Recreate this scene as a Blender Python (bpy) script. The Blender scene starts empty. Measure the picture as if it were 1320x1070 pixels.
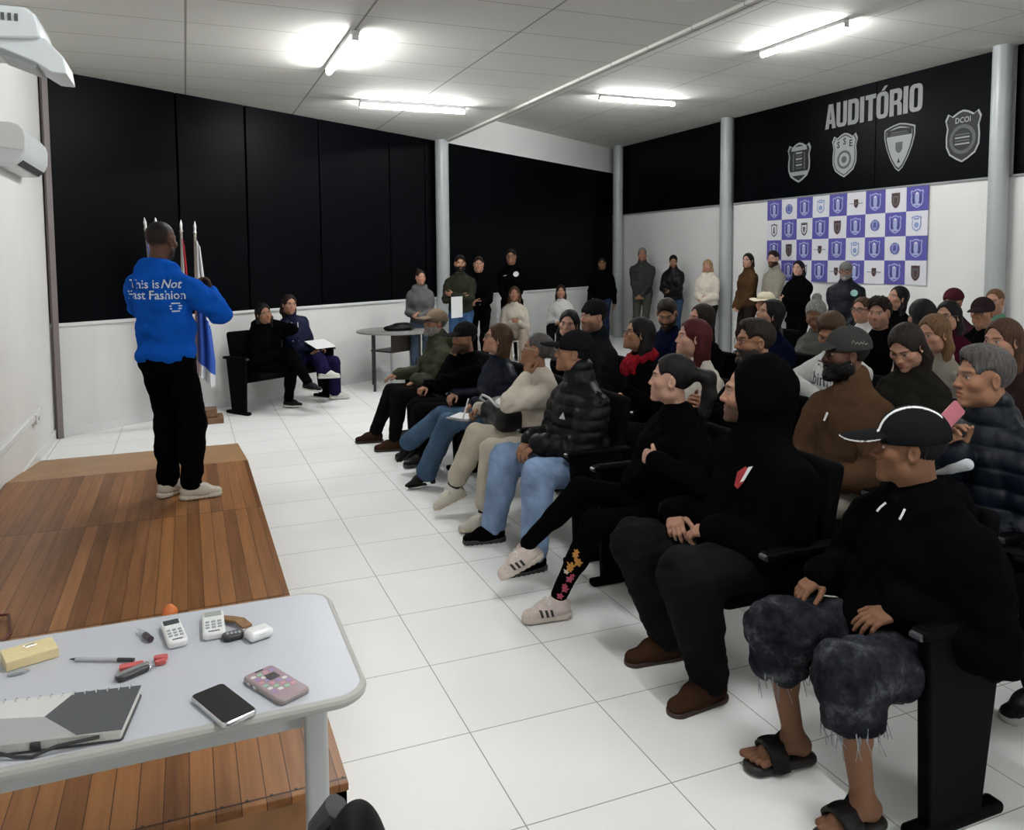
import bpy, math, random
import numpy as np
from mathutils import Vector, Matrix
from mathutils.bvhtree import BVHTree
C = bpy.context.scene.collection
V = lambda *a: np.array(a, float)
def nrm(v):
    v = np.asarray(v, float); l = np.linalg.norm(v); return v / l if l > 1e-9 else v
UP = V(0, 0, 1)
# ------------------------------------------------------------------ camera (solved from tiles, walls, columns)
FPX, CY, PITCH, ROLL, YAW, CH = 1033.47, 406.81, .0725028, -.0063635, .38583, 1.6596
def cam_axes():
    cp, sp, sy, cy = math.cos(PITCH), math.sin(PITCH), math.sin(YAW), math.cos(YAW)
    F = V(sy*cp, cy*cp, -sp); R = V(cy, -sy, 0); U = np.cross(R, F)
    cr, sr = math.cos(ROLL), math.sin(ROLL)
    return F, cr*R+sr*U, -sr*R+cr*U
CF, CR, CU = cam_axes()
CAM = V(0, 0, CH)
def depth(p): return float((np.asarray(p)-CAM) @ CF)
WN = V(math.cos(2.1663462), math.sin(2.1663462), 0); WK = 7.6554   # the slanted back wall: WN.p = WK
WT = V(WN[1], -WN[0], 0)                                            # along that wall, left to right
def at(x, y, X=None, Y=None, Z=None, S=None):
    """world point seen at photo pixel x,y on a known real plane"""
    r = CF + CR*(x-660)/FPX + CU*(CY-y)/FPX
    if X is not None: t = (X-CAM[0])/r[0]
    elif Y is not None: t = (Y-CAM[1])/r[1]
    elif Z is not None: t = (Z-CAM[2])/r[2]
    else: t = (WK-S-CAM @ WN)/(r @ WN)
    return CAM + r*t
# ------------------------------------------------------------------ materials
MATS = {}
def nodes(name):
    m = bpy.data.materials.new(name); m.use_nodes = True
    nt = m.node_tree; b = nt.nodes['Principled BSDF']
    return m, nt, b
def mat(name, col, rough=.6, metal=0, spec=.5, noise=.0, nscale=8., bump=0., bscale=60., emit=0):
    if name in MATS: return MATS[name]
    m, nt, b = nodes(name)
    b.inputs['Roughness'].default_value = rough; b.inputs['Metallic'].default_value = metal
    b.inputs['Specular IOR Level'].default_value = spec
    b.inputs['Base Color'].default_value = (*col, 1)
    tc = nt.nodes.new('ShaderNodeTexCoord')
    if noise:
        n = nt.nodes.new('ShaderNodeTexNoise'); n.inputs['Scale'].default_value = nscale; n.inputs['Detail'].default_value = 4
        nt.links.new(tc.outputs['Object'], n.inputs['Vector'])
        r = nt.nodes.new('ShaderNodeMapRange'); r.inputs[1].default_value = .3; r.inputs[2].default_value = .7
        r.inputs[3].default_value = 1-noise; r.inputs[4].default_value = 1+noise
        nt.links.new(n.outputs['Fac'], r.inputs[0])
        mx = nt.nodes.new('ShaderNodeVectorMath'); mx.operation = 'SCALE'; mx.inputs[0].default_value = col
        nt.links.new(r.outputs[0], mx.inputs['Scale']); nt.links.new(mx.outputs[0], b.inputs['Base Color'])
    if bump:
        n = nt.nodes.new('ShaderNodeTexNoise'); n.inputs['Scale'].default_value = bscale; n.inputs['Detail'].default_value = 3
        nt.links.new(tc.outputs['Object'], n.inputs['Vector'])
        bp = nt.nodes.new('ShaderNodeBump'); bp.inputs['Strength'].default_value = bump; bp.inputs['Distance'].default_value = .004
        nt.links.new(n.outputs['Fac'], bp.inputs['Height']); nt.links.new(bp.outputs[0], b.inputs['Normal'])
    if emit:
        b.inputs['Emission Color'].default_value = (*col, 1); b.inputs['Emission Strength'].default_value = emit
    MATS[name] = m; return m
def vcol_mat(name, rough=.6, spec=.4, bump=.0, bscale=90., sss=0):
    if name in MATS: return MATS[name]
    m, nt, b = nodes(name)
    a = nt.nodes.new('ShaderNodeVertexColor'); a.layer_name = 'Col'
    tc = nt.nodes.new('ShaderNodeTexCoord'); n = nt.nodes.new('ShaderNodeTexNoise')
    n.inputs['Scale'].default_value = bscale; n.inputs['Detail'].default_value = 3
    nt.links.new(tc.outputs['Object'], n.inputs['Vector'])
    r = nt.nodes.new('ShaderNodeMapRange'); r.inputs[3].default_value = .93; r.inputs[4].default_value = 1.07
    nt.links.new(n.outputs['Fac'], r.inputs[0])
    mx = nt.nodes.new('ShaderNodeVectorMath'); mx.operation = 'SCALE'
    nt.links.new(a.outputs['Color'], mx.inputs[0]); nt.links.new(r.outputs[0], mx.inputs['Scale'])
    nt.links.new(mx.outputs[0], b.inputs['Base Color'])
    b.inputs['Roughness'].default_value = rough; b.inputs['Specular IOR Level'].default_value = spec
    if bump:
        bp = nt.nodes.new('ShaderNodeBump'); bp.inputs['Strength'].default_value = bump; bp.inputs['Distance'].default_value = .003
        nt.links.new(n.outputs['Fac'], bp.inputs['Height']); nt.links.new(bp.outputs[0], b.inputs['Normal'])
    MATS[name] = m; return m
def cloth(col, kind='cotton'):
    key = 'cloth_%s_%d_%d_%d' % (kind, *[int(c*1000) for c in col])
    if kind == 'nylon': return mat(key, col, .5, 0, .16, .1, 12, .15, 40)
    if kind == 'denim': return mat(key, col, .95, 0, .05, .28, 9, .3, 220)
    if kind == 'knit': return mat(key, col, 1., 0, .04, .1, 30, .9, 110)
    return mat(key, col, 1., 0, .02, .1, 10, .3, 160)
def hair_mat(col):
    key = 'hair_%d_%d_%d' % tuple(int(c*1000) for c in col)
    if key in MATS: return MATS[key]
    m, nt, b = nodes(key)
    tc = nt.nodes.new('ShaderNodeTexCoord'); mp = nt.nodes.new('ShaderNodeMapping')
    mp.inputs['Scale'].default_value = (120, 120, 9); nt.links.new(tc.outputs['Object'], mp.inputs[0])
    n = nt.nodes.new('ShaderNodeTexNoise'); n.inputs['Scale'].default_value = 1; n.inputs['Detail'].default_value = 2
    nt.links.new(mp.outputs[0], n.inputs['Vector'])
    r = nt.nodes.new('ShaderNodeMapRange'); r.inputs[1].default_value = .3; r.inputs[2].default_value = .7; r.inputs[3].default_value = .55; r.inputs[4].default_value = 1.5
    nt.links.new(n.outputs['Fac'], r.inputs[0])
    mx = nt.nodes.new('ShaderNodeVectorMath'); mx.operation = 'SCALE'; mx.inputs[0].default_value = col
    nt.links.new(r.outputs[0], mx.inputs['Scale']); nt.links.new(mx.outputs[0], b.inputs['Base Color'])
    bp = nt.nodes.new('ShaderNodeBump'); bp.inputs['Strength'].default_value = .5; bp.inputs['Distance'].default_value = .004
    nt.links.new(n.outputs['Fac'], bp.inputs['Height']); nt.links.new(bp.outputs[0], b.inputs['Normal'])
    b.inputs['Roughness'].default_value = .6; b.inputs['Specular IOR Level'].default_value = .12
    MATS[key] = m; return m
# ------------------------------------------------------------------ objects
def link(o, parent=None):
    C.objects.link(o)
    if parent is not None: o.parent = parent
    return o
def tag(o, label, cat, group=None):
    o['label'] = label; o['category'] = cat
    if group: o['group'] = group
    return o
def empty(name, loc, label, cat, group=None, rz=0):
    o = bpy.data.objects.new(name, None); o.location = loc; o.rotation_euler = (0, 0, rz); o.empty_display_size = .1
    link(o); return tag(o, label, cat, group)
def dup(root, label=None):
    r = root.copy(); C.objects.link(r)
    if label: r['label'] = label
    for ch in list(root.children):
        c = ch.copy(); C.objects.link(c); c.parent = r
        for g in ch.children:
            d = g.copy(); C.objects.link(d); d.parent = c
    return r
class MB:
    """collects simple solids, builds one mesh"""
    def __init__(s): s.v = []; s.f = []; s.mi = []; s.cur = 0
    def m(s, i): s.cur = i; return s
    def poly(s, pts, faces):
        b = len(s.v); s.v += [tuple(map(float, p)) for p in pts]
        for f in faces: s.f.append(tuple(b+i for i in f)); s.mi.append(s.cur)
        return s
    def box(s, c, d, rz=0, M=None):
        c = V(*c); hx, hy, hz = d[0]/2, d[1]/2, d[2]/2
        P = [V(x, y, z) for x in (-hx, hx) for y in (-hy, hy) for z in (-hz, hz)]
        if rz: cs, sn = math.cos(rz), math.sin(rz); P = [V(p[0]*cs-p[1]*sn, p[0]*sn+p[1]*cs, p[2]) for p in P]
        if M is not None: P = [M @ p for p in P]
        return s.poly([p+c for p in P], [(0, 1, 3, 2), (4, 6, 7, 5), (0, 4, 5, 1), (2, 3, 7, 6), (0, 2, 6, 4), (1, 5, 7, 3)])
    def prism(s, outline, h, M=None, o=(0, 0, 0)):
        """outline in local xy, extruded along local z by h; M maps local to world"""
        n = len(outline); M = np.eye(3) if M is None else M; o = V(*o)
        P = [M @ V(x, y, 0)+o for x, y in outline]+[M @ V(x, y, h)+o for x, y in outline]
        F = [tuple(range(n-1, -1, -1)), tuple(range(n, 2*n))]+[(i, (i+1) % n, n+(i+1) % n, n+i) for i in range(n)]
        return s.poly(P, F)
    def loft(s, rings):
        n = len(rings[0]); P = [p for r in rings for p in r]; F = []
        for k in range(len(rings)-1):
            for i in range(n): F.append((k*n+i, k*n+(i+1) % n, (k+1)*n+(i+1) % n, (k+1)*n+i))
        F.append(tuple(range(n-1, -1, -1))); F.append(tuple((len(rings)-1)*n+i for i in range(n)))
        return s.poly(P, F)
    def tube(s, pts, r, n=10, closed=False):
        pts = [V(*p) for p in pts]; N = len(pts); rr = r if hasattr(r, '__len__') else [r]*N
        rings = []; prev = None
        for i in range(N):
            t = nrm(pts[(i+1) % N if closed else min(i+1, N-1)]-pts[i-1 if (closed or i > 0) else 0])
            if prev is None: a = nrm(np.cross(t, V(.31, .2, .93)))
            else: a = nrm(prev-t*(prev @ t))
            prev = a; b = np.cross(t, a)
            rings.append([pts[i]+rr[i]*(math.cos(k*2*math.pi/n)*a+math.sin(k*2*math.pi/n)*b) for k in range(n)])
        if closed:
            P = [p for r_ in rings for p in r_]; F = []
            for k in range(N):
                for i in range(n): F.append((k*n+i, k*n+(i+1) % n, ((k+1) % N)*n+(i+1) % n, ((k+1) % N)*n+i))
            return s.poly(P, F)
        return s.loft(rings)
    def lathe(s, prof, c=(0, 0, 0), n=24):
        c = V(*c)
        return s.loft([[c+V(r*math.cos(k*2*math.pi/n), r*math.sin(k*2*math.pi/n), z) for k in range(n)] for r, z in prof])
    def build(s, name, mats, parent=None, bevel=0, smooth=True, seg=2, loc=None):
        me = bpy.data.meshes.new(name)
        P = s.v if loc is None else [(p[0]-loc[0], p[1]-loc[1], p[2]-loc[2]) for p in s.v]
        me.from_pydata(P, [], s.f)
        for m in (mats if isinstance(mats, (list, tuple)) else [mats]): me.materials.append(m)
        me.polygons.foreach_set('material_index', s.mi)
        me.validate()
        o = bpy.data.objects.new(name, me)
        if loc is not None and parent is None: o.location = loc
        link(o, parent)
        if bevel:
            b = o.modifiers.new('b', 'BEVEL'); b.width = bevel; b.segments = seg; b.limit_method = 'ANGLE'; b.angle_limit = .6
        if smooth:
            me.polygons.foreach_set('use_smooth', [True]*len(me.polygons))
            try: me.set_sharp_from_angle(angle=.6)
            except Exception: pass
        return o
def rrect(w, d, r, n=6):
    out = []
    for cx, cy, a0 in ((w/2-r, d/2-r, 0), (-w/2+r, d/2-r, 90), (-w/2+r, -d/2+r, 180), (w/2-r, -d/2+r, 270)):
        for i in range(n+1):
            a = math.radians(a0+90*i/n); out.append((cx+r*math.cos(a), cy+r*math.sin(a)))
    return out
def rotz(a): return np.array([[math.cos(a), -math.sin(a), 0], [math.sin(a), math.cos(a), 0], [0, 0, 1.]])
def struct(mb, name, mats, **k):
    o = mb.build(name, mats, **k); o['kind'] = 'structure'; return o
# ------------------------------------------------------------------ implicit surfaces -> one continuous mesh
def smin(a, b, k):
    if k <= 0: return np.minimum(a, b)
    h = np.maximum(k-np.abs(a-b), 0)/k
    return np.minimum(a, b)-h*h*(k*.25)
class SDF:
    def __init__(s, pts, pad, h):
        pts = np.asarray(pts, float); lo = pts.min(0)-pad; hi = pts.max(0)+pad
        s.h = h; s.lo = lo; s.n = np.ceil((hi-lo)/h).astype(int)+1
        s.D = np.full(s.n, .25, np.float32)
        s.ax = [(lo[i]+h*np.arange(s.n[i])).astype(np.float32) for i in range(3)]
    def _sl(s, lo, hi, pad):
        a = np.clip(np.floor((np.asarray(lo)-pad-s.lo)/s.h).astype(int), 0, s.n-1)
        b = np.clip(np.ceil((np.asarray(hi)+pad-s.lo)/s.h).astype(int)+1, 1, s.n)
        if np.any(b-a < 1): return None, None
        sl = tuple(slice(a[i], b[i]) for i in range(3))
        return sl, (s.ax[0][sl[0]][:, None, None], s.ax[1][sl[1]][None, :, None], s.ax[2][sl[2]][None, None, :])
    def op(s, fn, lo, hi, k=.01, mode='u'):
        sl, g = s._sl(lo, hi, k+2.6*s.h)
        if sl is None: return s
        d = fn(*g).astype(np.float32); A = s.D[sl]
        if mode == 'u': s.D[sl] = smin(A, d, k)
        elif mode == 's': s.D[sl] = -smin(-A, d, k)
        return s
    def cone(s, a, b, ra, rb, k=.012, flat=None, mode='u'):
        a = np.asarray(a, float); b = np.asarray(b, float); ab = b-a; L2 = max(float(ab @ ab), 1e-9); R = max(ra, rb)
        def fn(x, y, z):
            px, py, pz = x-a[0], y-a[1], z-a[2]
            t = np.clip((px*ab[0]+py*ab[1]+pz*ab[2])/L2, 0, 1)
            qx, qy, qz = px-t*ab[0], py-t*ab[1], pz-t*ab[2]
            if flat is not None:
                u, q = flat; c = (qx*u[0]+qy*u[1]+qz*u[2])*(1/q-1)
                qx, qy, qz = qx+c*u[0], qy+c*u[1], qz+c*u[2]
                return (np.sqrt(qx*qx+qy*qy+qz*qz)-(ra+(rb-ra)*t))*min(1, q)
            return np.sqrt(qx*qx+qy*qy+qz*qz)-(ra+(rb-ra)*t)
        return s.op(fn, np.minimum(a, b)-R, np.maximum(a, b)+R, k, mode)
    def ell(s, c, r, M=None, k=.012, mode='u', warp=None):
        c = np.asarray(c, float); r = np.asarray(r, float)
        ext = r if M is None else np.sqrt(((M*r)**2).sum(1))
        if warp is not None: ext = np.full(3, r.max()*1.25)
        def fn(x, y, z):
            px, py, pz = x-c[0], y-c[1], z-c[2]
            if M is not None:
                px, py, pz = (px*M[0, i]+py*M[1, i]+pz*M[2, i] for i in range(3))
            if warp is not None: px, py, pz = warp(px, py, pz)
            k0 = np.sqrt((px/r[0])**2+(py/r[1])**2+(pz/r[2])**2)
            k1 = np.sqrt((px/r[0]**2)**2+(py/r[1]**2)**2+(pz/r[2]**2)**2)
            return k0*(k0-1)/np.maximum(k1, 1e-6)
        return s.op(fn, c-ext, c+ext, k, mode)
    def rbox(s, c, hd, rad, M=None, k=.01, mode='u'):
        c = np.asarray(c, float); hd = np.asarray(hd, float)
        ext = hd if M is None else np.abs(M) @ hd
        def fn(x, y, z):
            px, py, pz = x-c[0], y-c[1], z-c[2]
            if M is not None: px, py, pz = (px*M[0, i]+py*M[1, i]+pz*M[2, i] for i in range(3))
            qx, qy, qz = np.abs(px)-hd[0]+rad, np.abs(py)-hd[1]+rad, np.abs(pz)-hd[2]+rad
            return np.sqrt(np.maximum(qx, 0)**2+np.maximum(qy, 0)**2+np.maximum(qz, 0)**2)+np.minimum(np.maximum(np.maximum(qx, qy), qz), 0)-rad
        return s.op(fn, c-ext, c+ext, k, mode)
    def half(s, p, n, k=.004):
        """cut away the side n points to"""
        x, y, z = s.ax[0][:, None, None], s.ax[1][None, :, None], s.ax[2][None, None, :]
        d = ((x-p[0])*n[0]+(y-p[1])*n[1]+(z-p[2])*n[2]).astype(np.float32)
        s.D = -smin(-s.D, -d, k); return s
    def disp(s, fn, band=.03):
        idx = np.nonzero(np.abs(s.D) < band)
        P = np.stack([s.ax[i][idx[i]] for i in range(3)], -1)
        s.D[idx] += fn(P).astype(np.float32); return s
    def extract(s, smooth=1):
        D = s.D; h = s.h
        D[0] = D[-1] = .1; D[:, 0] = D[:, -1] = .1; D[:, :, 0] = D[:, :, -1] = .1
        S = D < 0
        any_ = np.nonzero(S)
        if len(any_[0]) == 0: return None, None
        a = [max(0, i.min()-1) for i in any_]; b = [i.max()+2 for i in any_]
        D = D[a[0]:b[0], a[1]:b[1], a[2]:b[2]]; S = D < 0; off = s.lo+h*np.array(a)
        c = np.zeros([n-1 for n in S.shape], np.uint8)
        O = [(i, j, k) for i in (0, 1) for j in (0, 1) for k in (0, 1)]
        for i, j, k in O:
            c += S[i:S.shape[0]-1+i, j:S.shape[1]-1+j, k:S.shape[2]-1+k]
        act = (c > 0) & (c < 8); I = np.argwhere(act); n = len(I)
        vid = np.full(c.shape, -1, np.int32); vid[act] = np.arange(n)
        vals = {o: D[I[:, 0]+o[0], I[:, 1]+o[1], I[:, 2]+o[2]] for o in O}
        acc = np.zeros((n, 3)); cnt = np.zeros(n)
        for o in O:
            for ax in range(3):
                if o[ax]: continue
                q = list(o); q[ax] = 1; q = tuple(q); v1, v2 = vals[o], vals[q]
                m = (v1 < 0) != (v2 < 0); t = v1[m]/(v1[m]-v2[m])
                pt = np.tile(np.array(o, float), (m.sum(), 1)); pt[:, ax] += t
                acc[m] += pt; cnt[m] += 1
        P = off+h*(I+acc/cnt[:, None]); Q = []
        for ax in range(3):
            sh = [slice(1, -1)]*3; s1, s2 = list(sh), list(sh); s1[ax] = slice(0, -1); s2[ax] = slice(1, None)
            A, B = S[tuple(s1)], S[tuple(s2)]; e = np.argwhere(A != B)
            if len(e) == 0: continue
            flip = A[e[:, 0], e[:, 1], e[:, 2]]
            g = e+1; g[:, ax] -= 1; u, v = [(1, 2), (2, 0), (0, 1)][ax]
            def cell(du, dv):
                w = g.copy(); w[:, u] += du; w[:, v] += dv; return vid[w[:, 0], w[:, 1], w[:, 2]]
            q = np.stack([cell(-1, -1), cell(0, -1), cell(0, 0), cell(-1, 0)], -1)
            q[~flip] = q[~flip][:, ::-1]; Q.append(q)
        Q = np.concatenate(Q); Q = Q[(Q >= 0).all(1)]
        for _ in range(smooth):
            E = np.concatenate([Q[:, [0, 1]], Q[:, [1, 2]], Q[:, [2, 3]], Q[:, [3, 0]]])
            w = np.bincount(E[:, 0], minlength=n)+np.bincount(E[:, 1], minlength=n); N = np.zeros_like(P)
            for ax in range(3):
                N[:, ax] = np.bincount(E[:, 0], P[E[:, 1], ax], n)+np.bincount(E[:, 1], P[E[:, 0], ax], n)
            P = P*.5+.5*N/np.maximum(w, 1)[:, None]
        return P, Q
def mesh_obj(name, P, Q, material, parent=None, base=V(0, 0, 0), colors=None):
    me = bpy.data.meshes.new(name); n = len(P); q = len(Q)
    me.vertices.add(n); me.vertices.foreach_set('co', (P-base).astype(np.float32).ravel())
    me.loops.add(4*q); me.loops.foreach_set('vertex_index', Q.astype(np.int32).ravel())
    me.polygons.add(q); me.polygons.foreach_set('loop_start', (4*np.arange(q)).astype(np.int32))
    me.polygons.foreach_set('use_smooth', np.ones(q, bool))
    me.update(calc_edges=True)
    if colors is not None:
        a = me.color_attributes.new('Col', 'FLOAT_COLOR', 'POINT')
        a.data.foreach_set('color', np.concatenate([colors, np.ones((n, 1))], 1).astype(np.float32).ravel())
    me.materials.append(material)
    o = bpy.data.objects.new(name, me); link(o, parent)
    return o
def wrinkle(seed, freq, amp, spots=()):
    rg = np.random.RandomState(seed)
    K = rg.normal(size=(6, 3)); K = K/np.linalg.norm(K, axis=1)[:, None]*freq*np.array([.8, 1.3, 1.8, 2.3, 2.9, 3.6])[:, None]; ph = rg.uniform(0, 6.3, 6)
    K2 = rg.normal(size=(6, 3))*freq*.45; aw = [.55, .5, .5, .42, .32, .24]
    def fn(P):
        n = np.zeros(len(P))
        for i in range(6):
            v = P @ K[i]+ph[i]+1.8*np.sin(P @ K2[i]+ph[i]*2); n += aw[i]*(np.sin(v) if i % 2 else 1.3-2.2*np.abs(np.sin(v*.5)))
        w = np.ones(len(P))
        for c, r, g in spots: w += .8*g*np.exp(-((P-c)**2).sum(1)/(r*r))
        return amp*w*(n-.35)
    return fn
# ------------------------------------------------------------------ people
SKIN = dict(light=V(.36, .195, .135), fair=V(.42, .245, .18), tan=V(.27, .138, .085), brown=V(.165, .080, .048), dark=V(.095, .047, .031))
HAIRC = dict(black=(.008, .007, .007), dark=(.016, .011, .009), brown=(.05, .027, .016), lbrown=(.11, .06, .03), blond=(.30, .20, .10), grey=(.16, .155, .15), dgrey=(.065, .06, .058), red=(.055, .008, .010))
def ik(a, c, l1, l2, pole):
    a = np.asarray(a, float); c = np.asarray(c, float); d = c-a; L = np.linalg.norm(d); dn = d/L
    if L > (l1+l2)*.995: c = a+dn*(l1+l2)*.995; L = (l1+l2)*.995
    if L < abs(l1-l2)*1.05: L = abs(l1-l2)*1.05
    x = (l1*l1-l2*l2+L*L)/(2*L); h = math.sqrt(max(l1*l1-x*x, 0))
    p = np.asarray(pole, float); p = nrm(p-dn*(p @ dn))
    return a+dn*x+p*h, c
def frame(look, roll=0, up=UP):
    y = nrm(look); x = nrm(np.cross(y, up)); z = np.cross(x, y)
    c, s_ = math.cos(math.radians(roll)), math.sin(math.radians(roll))
    return np.stack([c*x-s_*z, y, c*z+s_*x], 1)        # columns: right, forward, up
def head_sdf(S, c, M, s, sex, near):
    L = lambda x, y, z: c+M @ (V(x, y, z)*s)
    e = lambda p, r, k=.012, mode='u', A=None: S.ell(L(*p), V(*r)*s, M if A is None else M @ A, k*s, mode)
    f = lambda a, b, ra, rb, k=.012, mode='u': S.cone(L(*a), L(*b), ra*s, rb*s, k*s, None, mode)
    m = sex == 'm'
    e((0, -.014, .036), (.075, .095, .086)); e((0, .024, -.034), (.060, .066, .084), .03)
    jw = .052 if m else .045
    for q in (-1, 1):
        e((q*jw, .004, -.066), (.02, .03, .028), .03); e((q*.043, .055, -.02), (.024, .026, .022), .022)
        f((q*.009, .084, .026), (q*.043, .068, .028), .011 if m else .008, .008, .014)
    e((0, .077, -.100), (.025 if m else .019, .020, .017), .025); e((0, .074, -.062), (.03, .02, .028), .02)
    for q in (-1, 1):
        e((q*.033, .093, .006), (.019, .014, .0115), .012, 's')
        e((q*.0315, .0725, .006), (.0135, .0125, .0125), .003)
        f((q*.019, .084, .0125), (q*.044, .076, .012), .0035, .0035, .004)
        e((q*.077, -.006, -.006), (.009, .020, .032), .006, 'u', np.array(rotz(q*-.35)))
        if near: e((q*.084, .0, -.004), (.006, .010, .018), .004, 's', np.array(rotz(q*-.35)))
    nl = 1 if m else .85
    f((0, .083, .016), (0, .084+.019*nl, -.024), .0072, .0105*nl, .012); e((0, .088+.016*nl, -.029), (.0135*nl, .0105, .0088*nl), .008)
    for q in (-1, 1): e((q*.0125*nl, .092, -.031), (.0078, .010, .0075), .006)
    e((0, .0895, -.0555), (.023, .0085, .0062), .006); e((0, .0885, -.0685), (.0195, .0088, .0075), .006)
    if near: f((-.02, .096, -.0618), (.02, .096, -.0618), .0022, .0022, .004, 's')
def head_colors(P, c, M, s, skin, hairc, o):
    q = ((P-c) @ M)/s; x, y, z = q[:, 0], q[:, 1], q[:, 2]; ax = np.abs(x)
    col = np.tile(skin, (len(P), 1)); front = (y > .045) & (np.abs(z) < .15) & (ax < .09)
    def mix(w, cc): col[:] = col*(1-w[:, None])+np.asarray(cc)*w[:, None]
    g = lambda d, a, b: np.clip((b-d)/(b-a), 0, 1)
    blush = np.exp(-(((ax-.04)/.022)**2+((z+.022)/.02)**2))*(y > .02)*.35
    blush = np.maximum(blush, np.exp(-((x/.014)**2+((z+.028)/.014)**2))*front*.3)
    mix(blush, skin*V(1.05, .72, .68))
    lip = g(np.sqrt((x/.026)**2+((z+.062)/.0135)**2), .8, 1.1)*front*(y > .075)
    mix(lip*(.75 if o.get('sex') == 'f' else .5), skin*V(.95, .5, .5))
    b = o.get('beard')
    if b:
        j = np.clip((-.030-z)/.02, 0, 1)*np.clip((y+.03)/.03, 0, 1)*np.clip((z+.128)/.012, 0, 1)*(ax < .085)
        j *= 1-np.exp(-((x/.022)**2+((z+.062)/.008)**2)); j = np.maximum(j, g(np.sqrt((x/.03)**2+((z+.047)/.008)**2), .8, 1.2)*front)
        mix(np.clip(j*b, 0, 1), o.get('beardc', hairc))
    if o.get('scalp'):
        mix(np.clip((z-.058-.35*np.clip(y, -.1, .1)*-1*0)/.01, 0, 1)*(y < .075)*.85, hairc); mix(np.clip((-.02-y)/.02, 0, 1)*np.clip((z+.03)/.02, 0, 1)*.85, hairc)
    brow = g(np.sqrt(((ax-.031)/.021)**2+((z-.0265-.06*(ax-.031))/.0052)**2), .75, 1.15)*front
    mix(brow*.9, np.asarray(hairc)*.9+skin*.06)
    if not o.get('closed'):
        ez = z-.006; ey = np.sqrt(((ax-.0315)/.0138)**2+(ez/.0062)**2); w = g(ey, .85, 1.05)*front
        mix(w, V(.42, .40, .38)); mix(g(np.sqrt((ax-.0315)**2+ez**2), .0052, .0066)*w, V(.018, .012, .009))
    lash = np.exp(-((z-.0135)/.0026)**2)*g(np.abs(ax-.0315), .011, .016)*front; mix(lash*.8, V(.015, .01, .01))
    return col
def hand_sdf(S, w, d, n, side, curl, s, spread=1.0):
    """w wrist, d towards the fingers, n palm normal (fingers curl towards n), side +1 right"""
    d = nrm(d); n = nrm(n-d*(n @ d)); t = side*np.cross(d, n); s = s*.96
    mc = [(.026, .086, .072), (.0085, .090, .080), (-.0085, .086, .074), (-.0245, .078, .058)]
    for i, (o, l, fl) in enumerate(mc):
        k = w+s*(t*o+d*l); S.cone(w+s*(t*o*.55+d*.012), k, .0145*s, .0112*s, .014*s)
        a = curl*(1+.12*i); dd = d; p = k
        for seg, (fr, mul) in enumerate(((.46, .8), (.31, 1.1), (.23, .8))):
            ang = math.radians(a*mul); ax = np.cross(d, n)
            dd = dd*math.cos(ang)+np.cross(ax, dd)*math.sin(ang)
            if seg == 0: dd = nrm(dd+t*o*spread*3.2)
            e = p+dd*fl*fr*s; S.cone(p, e, (.0092-.0009*seg)*s, (.0083-.0009*seg)*s, .003*s); p = e
    a = w+s*(t*.018+d*.022+n*.006); b = w+s*(t*.046+d*.052+n*.014); c = b+s*.032*nrm(t*.45+d*.9+n*.25*(curl/40)); e = c+s*.026*nrm(t*.1+d+n*.5*(curl/40))
    S.cone(a, b, .0155*s, .0115*s, .012*s); S.cone(b, c, .0108*s, .0095*s, .004*s); S.cone(c, e, .0095*s, .0078*s, .003*s)
    S.cone(w-d*.03*s, w+d*.03*s, .026*s, .024*s, .012*s, (n, .72))
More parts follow.
